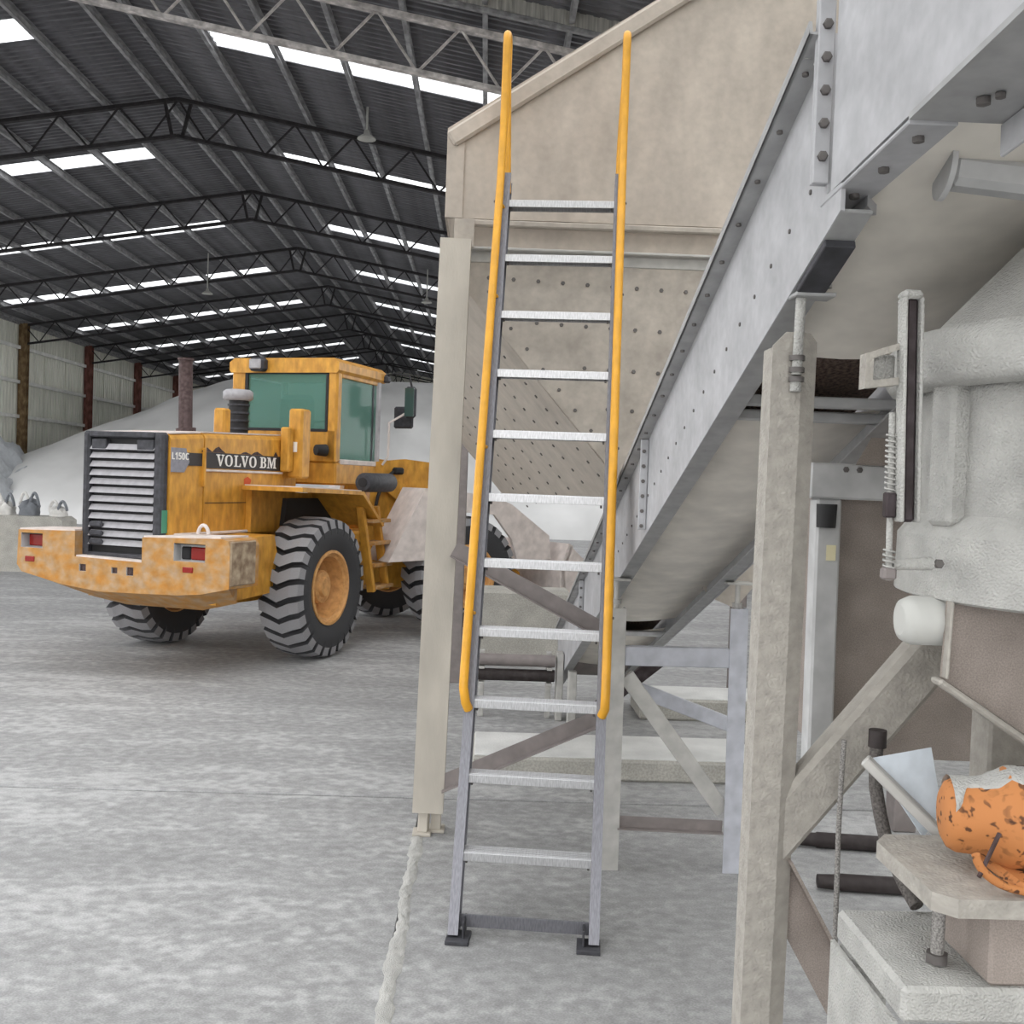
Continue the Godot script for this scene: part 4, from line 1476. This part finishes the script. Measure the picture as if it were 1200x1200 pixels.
# ---------------------------------------------------------------- ladder
func build_ladder():
	var o = thing("ladder", "inclined aluminium step ladder with bright yellow handrails leaning against the hopper", "ladder", Vector3(0.205, 0, -3.86))
	org = Vector3.ZERO
	o.rotation.y = deg_to_rad(-6.0)
	# in the ladder's own axes it stands along x and leans back (-z) by 19 degrees
	var lean = tan(deg_to_rad(19.0))
	var on = func(x, h, fwd = 0.0): return Vector3(x, h, -h * lean + fwd)
	var ax = Vector3(0, 1, -lean).normalized()
	for s in [-1, 1]:
		var st = newst()
		section(st, [Vector2(-0.02, -0.045), Vector2(0.02, -0.045), Vector2(0.02, -0.038), Vector2(-0.013 * -s, -0.038), Vector2(-0.013 * -s, 0.038), Vector2(0.02, 0.038), Vector2(0.02, 0.045), Vector2(-0.02, 0.045)] if s < 0 else [Vector2(-0.02, -0.045), Vector2(0.02, -0.045), Vector2(0.02, 0.045), Vector2(-0.02, 0.045), Vector2(-0.02, 0.038), Vector2(0.013, 0.038), Vector2(0.013, -0.038), Vector2(-0.02, -0.038)], on.call(s * 0.268, 0.01), on.call(s * 0.268, 3.22), Vector3.FORWARD)
		part(o, "stile", st, "alu_dark")
		# foot bracket
		st = newst()
		box(st, Vector3(s * 0.268 - s * 0.02, 0.008, 0.02), Vector3(0.09, 0.016, 0.11), 0.002)
		box(st, Vector3(s * 0.268 - s * 0.04, 0.04, 0.0), Vector3(0.008, 0.075, 0.09), 0.002)
		part(o, "foot", st, "dark_grey")
		# handrail: leaves the stile low down, runs parallel to it, rises past the top and loops back
		var x = -0.290 if s < 0 else 0.281
		var path = [on.call(s * 0.2685, 0.83, 0.05), on.call(s * 0.280, 0.86, 0.075), on.call(x, 0.92, 0.095), on.call(x, 1.0, 0.105)]
		for k in 9: path.append(on.call(x, 1.2 + 0.25 * k, 0.105))
		var zt = on.call(x, 3.25, 0.105).z
		path.append(Vector3(x, 3.42, zt - 0.03))
		path.append(Vector3(x, 3.60, zt - 0.045))
		path.append(Vector3(x, 3.82, zt - 0.055))
		for k in 7:
			var a = PI * k / 6
			path.append(Vector3(x, 3.86 + 0.045 * sin(a), zt - 0.10 + 0.045 * cos(a)))
		path.append(Vector3(x, 3.7, zt - 0.145))
		path.append(Vector3(x - s * 0.01, 3.4, zt - 0.14))
		path.append(Vector3(s * 0.2685, 3.15, zt - 0.10))
		st = newst()
		tube(st, path, 0.019, 12)
		part(o, "handrail", st, "rail_yellow")
		for h in [1.2, 1.9, 2.6, 3.05]:
			st = newst()
			tube(st, [on.call(s * 0.2685, h, 0.03), on.call(x, h + 0.015, 0.105)], 0.008, 8)
			part(o, "rail_bracket", st, "rail_yellow")
			bolt(o, on.call(x + s * 0.018, h + 0.015, 0.105), Vector3.RIGHT * s, 0.006, "bolt", 1.0)
	var tread_mesh = null
	for k in 11:
		var h = 0.305 + 0.2785 * k
		var z = -h * lean
		if tread_mesh == null:
			var st = newst()
			# ribbed tread: a top plate with a folded front and rear lip and three ribs
			box(st, Vector3(0, 0, 0.0), Vector3(0.508, 0.006, 0.085), 0.001)
			box(st, Vector3(0, -0.014, 0.041), Vector3(0.508, 0.032, 0.006), 0.001)
			box(st, Vector3(0, -0.014, -0.041), Vector3(0.508, 0.032, 0.006), 0.001)
			for r in [-0.03, -0.015, 0.0, 0.015, 0.03]: box(st, Vector3(0, 0.004, r), Vector3(0.508, 0.004, 0.006), 0.001)
			tread_mesh = mesh_of(st)
		put(o, "tread", tread_mesh, "alu").position = Vector3(0, h, z)
		for s in [-1, 1]:
			bolt(o, Vector3(s * 0.240, h - 0.035, z + 0.025), Vector3.LEFT * s, 0.009, "bolt", 0.8)
	var st = newst()
	box(st, Vector3(0, 0.06, -0.02), Vector3(0.508, 0.05, 0.006), 0.001)
	part(o, "bottom_bar", st, "alu_dark")

# ---------------------------------------------------------------- discharge machine at the right
func build_chute():
	var o = thing("discharge_chute", "white dust-covered round discharge chute with dark lever at the right edge", "chute", Vector3(1.27, 0, -1.95))
	var c = Transform3D(Basis(), Vector3(1.27, 0, -1.95))
	var st = newst()
	lathe(st, [Vector2(0.43, 1.56), Vector2(0.442, 1.565), Vector2(0.440, 1.68), Vector2(0.425, 1.70), Vector2(0.405, 1.72), Vector2(0.405, 1.965), Vector2(0.42, 1.97)], c, 48, true)
	part(o, "drum", st, "caked_white")
	st = newst()
	lathe(st, [Vector2(0.42, 1.955), Vector2(0.465, 1.96), Vector2(0.475, 1.975), Vector2(0.475, 2.035), Vector2(0.46, 2.06), Vector2(0.42, 2.07)], c, 48)
	part(o, "rim", st, "caked_white")
	st = newst()
	lathe(st, [Vector2(0.435, 2.05), Vector2(0.10, 2.40), Vector2(0.10, 2.52)], c, 8, true)
	part(o, "cone", st, "caked_white")
	for q in [[0.16, 0.07, 0.05], [0.62, 0.025, 0.04], [0.84, 0.025, 0.04]]:
		st = newst()
		var d = Vector3(-cos(q[0]), 0, sin(q[0]))
		box(st, c * (Vector3(d.x * 0.412, 1.835, d.z * 0.412)), Vector3(q[1], 0.27, q[2]), 0.008, Basis(Vector3.UP, atan2(d.x, d.z)))
		part(o, "rib", st, "caked_white")
	# lever: an upright U-bar with a dark face
	st = newst()
	var lo = Vector3(0.749, 1.706, -1.80)
	var hi = Vector3(0.738, 2.100, -1.80)
	bar(st, lo, hi, 0.022, 0.022, 0.005, Vector3.BACK)
	part(o, "lever", st, "lever_dark")
	for s in [-1, 1]:
		st = newst()
		bar(st, lo + Vector3(s * 0.0145, 0, 0.004), hi + Vector3(s * 0.0145, 0, 0.004), 0.006, 0.034, 0.002, Vector3.BACK)
		part(o, "lever_edge", st, "caked_white")
	st = newst()
	box(st, hi + Vector3(0, 0.006, 0), Vector3(0.036, 0.016, 0.036), 0.006)
	part(o, "lever_cap", st, "caked_white")
	# hook-shaped clamp at its left
	st = newst()
	solid(st, [Vector2(0.0, 0.012), Vector2(0.064, 0.034), Vector2(0.064, 0.022), Vector2(0.014, 0.004), Vector2(0.014, -0.036), Vector2(0.06, -0.028), Vector2(0.06, -0.042), Vector2(0.0, -0.05)], Transform3D(Basis(), Vector3(0.664, 1.990, -1.83)), 0.03)
	part(o, "clamp_hook", st, "caked")
	st = newst()
	box(st, Vector3(0.705, 1.98, -1.84), Vector3(0.05, 0.05, 0.012), 0.003)
	part(o, "clamp_plate", st, "caked_white")
	# threaded rod with spring turns beside the lever, pin below
	st = newst()
	tube(st, [Vector3(0.728, 1.60, -1.815), Vector3(0.721, 1.90, -1.815)], 0.006, 8)
	part(o, "threaded_rod", st, "caked_white")
	for seg in [[1.612, 1.655, 12], [1.76, 1.86, 28]]:
		st = newst()
		var pts = []
		var n = seg[2] * 3
		for k in n + 1:
			var y = lerpf(seg[0], seg[1], float(k) / n)
			var x = lerpf(0.728, 0.721, (y - 1.60) / 0.32)
			pts.append(Vector3(x + 0.010 * cos(TAU * k / 8.0), y, -1.815 + 0.010 * sin(TAU * k / 8.0)))
		tube(st, pts, 0.0022, 5)
		part(o, "spring", st, "caked_white")
	st = newst()
	box(st, Vector3(0.727, 1.612, -1.815), Vector3(0.024, 0.022, 0.024), 0.004)
	part(o, "nut_block", st, "steel_brace")
	st = newst()
	tube(st, [Vector3(0.735, 1.627, -1.82), Vector3(0.81, 1.632, -1.83)], [0.009, 0.013], 10)
	part(o, "pin", st, "caked_white")
	bolt(o, Vector3(0.822, 1.632, -1.825), Vector3.BACK, 0.009, "bolt", 0.6)
	st = newst()
	box(st, Vector3(0.722, 1.735, -1.81), Vector3(0.02, 0.045, 0.02), 0.003)
	part(o, "spring_seat", st, "lever_dark")
	# white roller under the drum
	st = newst()
	tube(st, [Vector3(0.778, 1.522, -1.88), Vector3(0.782, 1.522, -1.88), Vector3(0.80, 1.522, -1.88), Vector3(0.90, 1.522, -1.88)], [0.028, 0.038, 0.046, 0.046], 24)
	part(o, "roller", st, "lamp_white")
	# skirt plate with a folded lower edge
	st = newst()
	plate(st, [Vector3(0.845, 1.565, -1.83), Vector3(1.35, 1.60, -1.83), Vector3(1.35, 1.16, -1.83), Vector3(1.26, 1.16, -1.83), Vector3(0.84, 1.425, -1.83)], Vector3(0, 0, -0.008))
	part(o, "skirt_plate", st, "brown_plate")
	st = newst()
	bar(st, Vector3(0.822, 1.424, -1.815), Vector3(1.26, 1.146, -1.815), 0.04, 0.012, 0.004)
	bar(st, Vector3(0.842, 1.425, -1.82), Vector3(0.846, 1.565, -1.82), 0.006, 0.02, 0.002, Vector3.BACK)
	part(o, "skirt_edge", st, "caked")
	# brown bin behind it, with beam and column
	var b = thing("steel_bin", "brownish dust-filmed flat steel bin side between the near post and the white chute", "bin", Vector3(1.2, 0, -2.7))
	st = newst()
	plate(st, [Vector3(0.935, 1.06, -2.66), Vector3(1.55, 1.055, -2.66), Vector3(1.55, 1.75, -2.66), Vector3(0.925, 1.75, -2.66)], Vector3(0, 0, -0.4))
	part(b, "bin_side", st, "brown_plate")
	st = newst()
	bar(st, Vector3(0.83, 1.785, -2.64), Vector3(1.55, 1.78, -2.64), 0.08, 0.092, 0.005)
	part(b, "beam", st, "column_white")
	for x in [0.90, 0.935]: bolt(b, Vector3(x + 0.02, 1.815, -2.60), Vector3.BACK, 0.008, "bolt", 0.6)
	st = newst()
	bar(st, Vector3(0.890, 1.0, -2.64), Vector3(0.885, 1.74, -2.64), 0.064, 0.064, 0.006)
	part(b, "column", st, "column_white")
	st = newst()
	bar(st, Vector3(1.5, 0.0, -2.9), Vector3(1.5, 1.06, -2.9), 0.064, 0.064, 0.006)
	part(b, "column", st, "column_white")
	st = newst()
	tube(st, [Vector3(0.875, 1.665, -2.60), Vector3(0.875, 1.725, -2.60)], [0.024, 0.026], 14)
	part(b, "knob", st, "black", "round black knob on the column")
	st = newst()
	box(st, Vector3(0.893, 1.60, -2.606), Vector3(0.024, 0.04, 0.003))
	part(b, "sticker", st, "label_cream", "small cream sticker")
	st = newst()
	plate(st, [Vector3(0.94, 1.832, -2.58), Vector3(1.2, 1.832, -2.58), Vector3(1.2, 1.90, -2.62), Vector3(0.99, 1.90, -2.62)], Vector3(0, 0, -0.01))
	part(b, "top_plate", st, "brown_plate")
	# base frame in front, caked with powder
	var f = thing("machine_base", "white powder-caked box-section base in the bottom right corner", "machine base", Vector3(0.95, 0, -1.75))
	st = newst()
	box(st, Vector3(1.05, 0.93, -1.765), Vector3(0.70, 0.06, 0.31), 0.008)
	part(f, "top_slab", st, "caked_white")
	for p in [Vector3(0.739, 0.45, -1.88), Vector3(1.36, 0.45, -1.88), Vector3(1.36, 0.45, -1.65)]:
		st = newst()
		box(st, p, Vector3(0.07, 0.90, 0.07), 0.006)
		part(f, "leg", st, "caked_white")
	st = newst()
	plate(st, [Vector3(0.690, 0.90, -1.918), Vector3(0.690, 0.90, -1.62), Vector3(0.690, 0.72, -1.62), Vector3(0.690, 0.60, -1.80), Vector3(0.690, 0.0, -1.80), Vector3(0.690, 0.0, -1.918)], Vector3(0.008, 0, 0))
	part(f, "side_gusset", st, "caked_white")
	st = newst()
	box(st, Vector3(1.01, 1.025, -1.72), Vector3(0.33, 0.13, 0.20), 0.006)
	part(f, "pedestal", st, "brown_plate")
	st = newst()
	solid(st, [Vector2(0.0, 0.03), Vector2(0.03, 0.0), Vector2(0.6, 0.0), Vector2(0.6, 0.30), Vector2(0.03, 0.30), Vector2(0.0, 0.26)], Transform3D(Basis(Vector3.RIGHT, Vector3.FORWARD, Vector3.UP), Vector3(0.735, 1.092, -1.57)), 0.03)
	part(f, "mounting_plate", st, "caked")
	for p in [Vector3(0.795, 0.962, -1.70), Vector3(0.80, 0.962, -1.60)]:
		if p.z < -1.65:
			st = newst()
			tube(st, [p, p + Vector3(0, 0.14, 0)], 0.011, 10)
			part(f, "stud", st, "rope")
			st = newst()
			lathe(st, [Vector2(0.0, 0), Vector2(0.019, 0), Vector2(0.019, 0.016), Vector2(0.0, 0.016)], Transform3D(Basis(), p), 6, true)
			part(f, "nut", st, "bolt")
	# orange drive on the mounting plate
	var m = thing("vibrator_motor", "chipped orange vibrator motor dusted white on the mounting plate", "motor", Vector3(1.0, 1.12, -1.70))
	st = newst()
	var t = axis_frame(Vector3(0.80, 1.211, -1.72), Vector3(1, 0.015, 0.22))
	lathe(st, [Vector2(0.0, 0.0), Vector2(0.04, 0.0), Vector2(0.055, 0.008), Vector2(0.062, 0.022), Vector2(0.064, 0.06), Vector2(0.076, 0.085), Vector2(0.086, 0.10), Vector2(0.087, 0.5), Vector2(0.0, 0.5)], t, 32)
	part(m, "housing", st, "orange")
	st = newst()
	box(st, Vector3(1.04, 1.134, -1.66), Vector3(0.34, 0.02, 0.16), 0.006)
	part(m, "foot", st, "orange")
	st = newst()
	var guard = []
	for k in 9:
		var a = lerpf(0.1, 1.5, k / 8.0)
		guard.append(Vector3(0.795 + 0.10 * (1.0 - cos(a)), 1.196 - 0.065 * sin(a), -1.585 - 0.0 * k))
	tube(st, guard, 0.007, 8)
	part(m, "guard_strip", st, "orange")
	st = newst()
	tube(st, [Vector3(0.80, 1.155, -1.58), Vector3(0.845, 1.215, -1.61)], 0.004, 6)
	part(m, "wire", st, "exhaust")
	st = newst()
	var crust = axis_frame(Vector3(0.83, 1.206, -1.714), Vector3(1, 0.015, 0.22))
	var cn := FastNoiseLite.new()
	cn.seed = 9
	cn.frequency = 6.0
	var cg = []
	st.set_smooth_group(1)
	for j in 41:
		var y = lerpf(-0.02, 0.44, j / 40.0)
		var base_r = 0.0655 if y < 0.03 else (lerpf(0.0655, 0.0885, (y - 0.03) / 0.045) if y < 0.075 else 0.0885)
		var a0 = 0.72 + 0.9 * cn.get_noise_2d(y * 2.0, 1.0)
		var row = []
		for i in 13:
			var around = lerpf(a0, 2.6, i / 12.0)
			var r = base_r + (0.0 if i == 0 or i == 12 else 0.004 + 0.006 * absf(cn.get_noise_2d(y * 4.0, around * 1.5))) - (0.002 if i == 0 or i == 12 else 0.0)
			row.append(crust * Vector3(r * cos(around), y, r * sin(around)))
		cg.append(row)
	for j in 40:
		for i in 12: quad(st, cg[j][i], cg[j][i + 1], cg[j + 1][i + 1], cg[j + 1][i])
	part(m, "powder_crust", st, "caked_white")
	st = newst()
	plate(st, [Vector3(0.92, 1.296, -1.71), Vector3(0.98, 1.301, -1.66), Vector3(1.06, 1.294, -1.65), Vector3(1.15, 1.302, -1.655), Vector3(1.08, 1.302, -1.68), Vector3(1.0, 1.304, -1.70)], Vector3(0, 0.004, 0))
	part(m, "torn_edge", st, "exhaust")
	# leaning pale panel and its carrying bar behind the motor
	var p = thing("pale_panel", "pale bluish dusty flat panel leaning behind the orange motor", "panel", Vector3(0.8, 1.15, -1.98))
	st = newst()
	plate(st, [Vector3(0.775, 1.235, -1.98), Vector3(0.895, 1.26, -1.98), Vector3(0.90, 1.155, -1.93), Vector3(0.86, 1.10, -1.92)], Vector3(0, 0, -0.006))
	part(p, "sheet", st, "pale_blue")
	st = newst()
	bar(st, Vector3(0.76, 1.235, -1.97), Vector3(0.90, 1.10, -1.90), 0.03, 0.02, 0.003)
	part(p, "carrying_bar", st, "galv")
	# hose and rope hanging beside the near post
	var h = thing("hose", "grey dust-crusted rubber hose bending down onto the white base", "hose", Vector3(0.8, 0.96, -1.9))
	st = newst()
	var hp = []
	for q in [[0.815, 1.262, -2.05], [0.813, 1.21, -2.05], [0.812, 1.16, -2.04], [0.816, 1.11, -2.02], [0.826, 1.05, -2.0], [0.838, 1.0, -1.94], [0.847, 0.974, -1.903]]: hp.append(Vector3(q[0], q[1], q[2]))
	tube(st, hp, 0.0135, 12)
	part(h, "tube", st, "hose")
	st = newst()
	tube(st, [Vector3(0.815, 1.24, -2.05), Vector3(0.815, 1.275, -2.05)], 0.018, 12)
	part(h, "collar", st, "pipe_black")
	h = thing("hanging_rope", "thin powder-coated rope hanging from the diagonal brace beside the near post", "rope", Vector3(0.77, 1.0, -2.1))
	st = newst()
	tube(st, [Vector3(0.772, 1.235, -2.12), Vector3(0.770, 1.15, -2.12), Vector3(0.767, 1.05, -2.115), Vector3(0.769, 0.78, -2.11)], 0.0058, 8)
	part(h, "strand", st, "rope")
	# tube stub with an end plate under the head of the conveyor
	var a = thing("outrigger_bracket", "dusty white tube bracket with oval end plate under the conveyor head", "bracket", Vector3(1.0, 2.3, -1.85))
	st = newst()
	bar(st, Vector3(0.815, 2.340, -1.85), Vector3(1.30, 2.285, -1.80), 0.06, 0.055, 0.012)
	part(a, "arm", st, "column_white")
	st = newst()
	var e = axis_frame(Vector3(0.806, 2.340, -1.85), Vector3(1, -0.12, 0.1))
	lathe(st, [Vector2(0.0, 0.0), Vector2(0.050, 0.0), Vector2(0.050, 0.01), Vector2(0.0, 0.01)], e, 24, true)
	part(a, "end_plate", st, "column_white")
	st = newst()
	plate(st, [Vector3(0.87, 2.35, -1.84), Vector3(0.93, 2.40, -1.84), Vector3(1.10, 2.40, -1.84), Vector3(1.10, 2.36, -1.84)], Vector3(0, 0, -0.01))
	part(a, "gusset", st, "column_white")
	st = newst()
	tube(st, [Vector3(0.93, 2.39, -1.80), Vector3(1.25, 2.37, -1.77)], 0.02, 14)
	part(a, "pin", st, "caked_white")

# ---------------------------------------------------------------- things farther back
func build_background_things():
	var o
	var st
	for q in [[Vector3(0.85, 0, -6.3), 1.75, 0.58, 0.13, "long low dusty concrete kerb under the hopper, nearer of the two"], [Vector3(2.02, 0, -7.9), 1.6, 0.5, 0.16, "low dusty concrete kerb behind the nearer kerb under the hopper"]]:
		o = thing("concrete_kerb", q[4], "kerb", q[0], "kerbs under the hopper")
		st = newst()
		box(st, q[0] + Vector3(0, q[3] / 2, 0), Vector3(q[1], q[3], q[2]), 0.015)
		part(o, "block", st, "concrete")
		st = newst()
		box(st, q[0] + Vector3(0, q[3] + 0.004, 0), Vector3(q[1] - 0.03, 0.01, q[2] - 0.03), 0.003)
		part(o, "dust_layer", st, "powder")
	o = thing("concrete_block", "pale concrete block on the floor behind the ladder", "block", Vector3(0.42, 0, -10.4))
	st = newst()
	box(st, Vector3(0.42, 0.34, -10.4), Vector3(0.95, 0.68, 0.5), 0.03)
	part(o, "block", st, "concrete")
	for q in [[0.44, "dusty steel pipe on trestles behind the ladder, upper of the pair", "steel_brace"], [0.33, "dark steel pipe on trestles behind the ladder, lower of the pair", "pipe_black"]]:
		o = thing("steel_pipe", q[1], "pipe", Vector3(0.27, q[0], -7.55), "pipes behind the ladder")
		st = newst()
		tube(st, [Vector3(-0.03, q[0], -7.55), Vector3(0.56, q[0], -7.55)], 0.045, 16)
		part(o, "barrel", st, q[2])
	o = thing("pipe_trestle", "low steel trestle that carries two pipes behind the ladder", "trestle", Vector3(0.27, 0, -7.6))
	for x in [0.02, 0.52]:
		st = newst()
		box(st, Vector3(x, 0.25, -7.63), Vector3(0.04, 0.5, 0.05), 0.004)
		part(o, "upright", st, "galv")
		st = newst()
		box(st, Vector3(x, 0.27, -7.56), Vector3(0.04, 0.018, 0.12), 0.003)
		box(st, Vector3(x, 0.385, -7.56), Vector3(0.04, 0.018, 0.12), 0.003)
		part(o, "shelf", st, "galv")
	for q in [[Vector3(1.60, 0.038, -5.0), Vector3(2.35, 0.038, -4.9), "black steel pipe on the floor behind the hanging rope, farther of two"], [Vector3(1.53, 0.038, -4.45), Vector3(2.2, 0.038, -4.38), "black steel pipe on the floor behind the hanging rope, nearer of two"]]:
		o = thing("floor_pipe", q[2], "pipe", q[0], "black pipes on the floor")
		st = newst()
		var d = (q[1] - q[0]).normalized()
		tube(st, [q[0], q[0] + d * 0.10, q[0] + d * 0.101, q[1]], [0.030, 0.034, 0.038, 0.038], 14)
		part(o, "barrel", st, "pipe_black")
	# stacked timber in the gap right of the far frame
	for k in 7:
		o = thing("timber_plank", "%s timber board of the stack behind the far frame post" % ["lowest", "second lowest", "third lowest", "middle", "third highest", "second highest", "topmost"][k], "plank", Vector3(3.7, 0.125 * k, -10.5), "planks in the timber stack")
		st = newst()
		box(st, Vector3(3.7, 0.06 + 0.125 * k, -10.5 + 0.03 * (k % 2)), Vector3(1.6, 0.10, 0.6), 0.008)
		for x in [3.1, 4.3]: box(st, Vector3(x, 0.1175 + 0.125 * k, -10.5), Vector3(0.06, 0.022, 0.6))
		part(o, "board", st, "timber" if k % 3 else "pipe_black")
	# far left: low block wall, tarpaulin and sacks
	for q in [[-9.35, "grey concrete barrier block at the left edge, left of its neighbour"], [-7.72, "grey concrete barrier block beside the loader's left bumper"]]:
		o = thing("barrier_block", q[1], "barrier", Vector3(q[0], 0, -17.3), "barrier blocks at the left")
		st = newst()
		plate(st, [Vector3(q[0] - 0.79, 0, -17.0), Vector3(q[0] + 0.79, 0, -17.0), Vector3(q[0] + 0.79, 0.86, -17.0), Vector3(q[0] + 0.70, 0.92, -17.0), Vector3(q[0] - 0.70, 0.92, -17.0), Vector3(q[0] - 0.79, 0.86, -17.0)], Vector3(0, 0, -0.6))
		part(o, "block", st, "concrete")
	var n := FastNoiseLite.new()
	n.seed = 3
	n.frequency = 0.8
	n.fractal_octaves = 3
	o = thing("tarpaulin", "crumpled silver tarpaulin draped at the left edge below the wall cladding", "tarpaulin", Vector3(-16.6, 0, -35.2))
	st = newst()
	st.set_smooth_group(1)
	var g = []
	for j in 25:
		var row = []
		for i in 33:
			var x = lerpf(-17.35, -14.9, i / 32.0)
			var z = lerpf(-33.0, -38.0, j / 24.0)
			var fold = n.get_noise_2d(x * 1.5, z) * 0.55
			var h = 2.75 - 0.95 * maxf(0.0, x + 16.9) - 0.25 * absf(z + 35.6) + fold
			row.append(Vector3(x, maxf(h, 0.02), z + 0.3 * fold))
		g.append(row)
	for j in 24:
		for i in 32: quad(st, g[j][i], g[j + 1][i], g[j + 1][i + 1], g[j][i + 1])
	part(o, "sheet", st, "tarp")
	# bulk bags with lifting loops
	var spots = [[-8.02, "bag", 0.34], [-7.60, "bag_grey", 0.30], [-7.12, "bag", 0.26]]
	var names = ["pale woven bulk bag with standing loops on the barrier, leftmost of three", "grey crumpled bulk bag on the barrier, middle of three", "pale bulk bag on the barrier close to the loader's grille"]
	for k in 3:
		var q = spots[k]
		var c = Vector3(q[0], 0.92, -17.3)
		o = thing("bulk_bag", names[k], "bag", c, "bulk bags on the barrier")
		st = newst()
		st.set_smooth_group(1)
		var rings = []
		var tall = [0.20, 0.24, 0.14][k]
		for j in 8:
			var f = j / 7.0
			var ring = []
			for i in 24:
				var a = TAU * i / 24
				var sq = 1.0 / pow(pow(absf(cos(a)), 4.0) + pow(absf(sin(a)), 4.0), 0.25)
				var crumple = 1.0 + 0.22 * n.get_noise_3d(cos(a) * 4.0 + k * 7.0, f * 4.0, sin(a) * 4.0)
				var rr = q[2] * 0.5 * sq * crumple * (1.0 if j < 6 else (0.82 if j == 6 else 0.0))
				ring.append(c + Vector3(cos(a) * rr, f * tall * (1.0 + 0.6 * n.get_noise_2d(a * 3.0, k * 9.0)), sin(a) * rr * 0.8))
			rings.append(ring)
		for j in 7:
			for i in 24:
				var i2 = (i + 1) % 24
				quad(st, rings[j][i], rings[j + 1][i], rings[j + 1][i2], rings[j][i2])
		part(o, "body", st, q[1])
		for e in [-1, 1]:
			st = newst()
			var loop = []
			for m in 11:
				var a = PI * m / 10.0
				loop.append(c + Vector3(e * q[2] * 0.36 + cos(a) * 0.075, tall * 0.75 + sin(a) * (0.20 if k < 2 else 0.15), 0.06 * e + 0.03 * sin(a * 2.0)))
			tube(st, loop, 0.024, 8)
			part(o, "lifting_loop", st, "bag" if e < 0 else "bag_grey")

# ---------------------------------------------------------------- unlit pendant lamps
func build_lamps():
	var spots = [[Vector3(-2.40, 7.95, -19.0), "white high-bay pendant lamp under the roof right of the ridge, nearest of the three"], [Vector3(-9.06, 7.42, -33.0), "small white high-bay pendant lamp above the loader's exhaust stack"], [Vector3(-2.09, 7.42, -33.0), "small white high-bay pendant lamp beside the tan hopper post"]]
	for q in spots:
		var o = thing("pendant_lamp", q[1], "lamp", q[0], "high-bay lamps under the roof")
		var st = newst()
		var t = Transform3D(Basis(), q[0])
		lathe(st, [Vector2(0.17, -0.01), Vector2(0.165, 0.01), Vector2(0.11, 0.05), Vector2(0.06, 0.08), Vector2(0.045, 0.15), Vector2(0.0, 0.16)], t, 24)
		part(o, "shade", st, "lamp_white")
		st = newst()
		tube(st, [q[0] + Vector3(0, 0.14, 0), Vector3(q[0].x, roof_y(q[0].x) - 0.02, q[0].z)], 0.02, 8)
		part(o, "stem", st, "lamp_white")
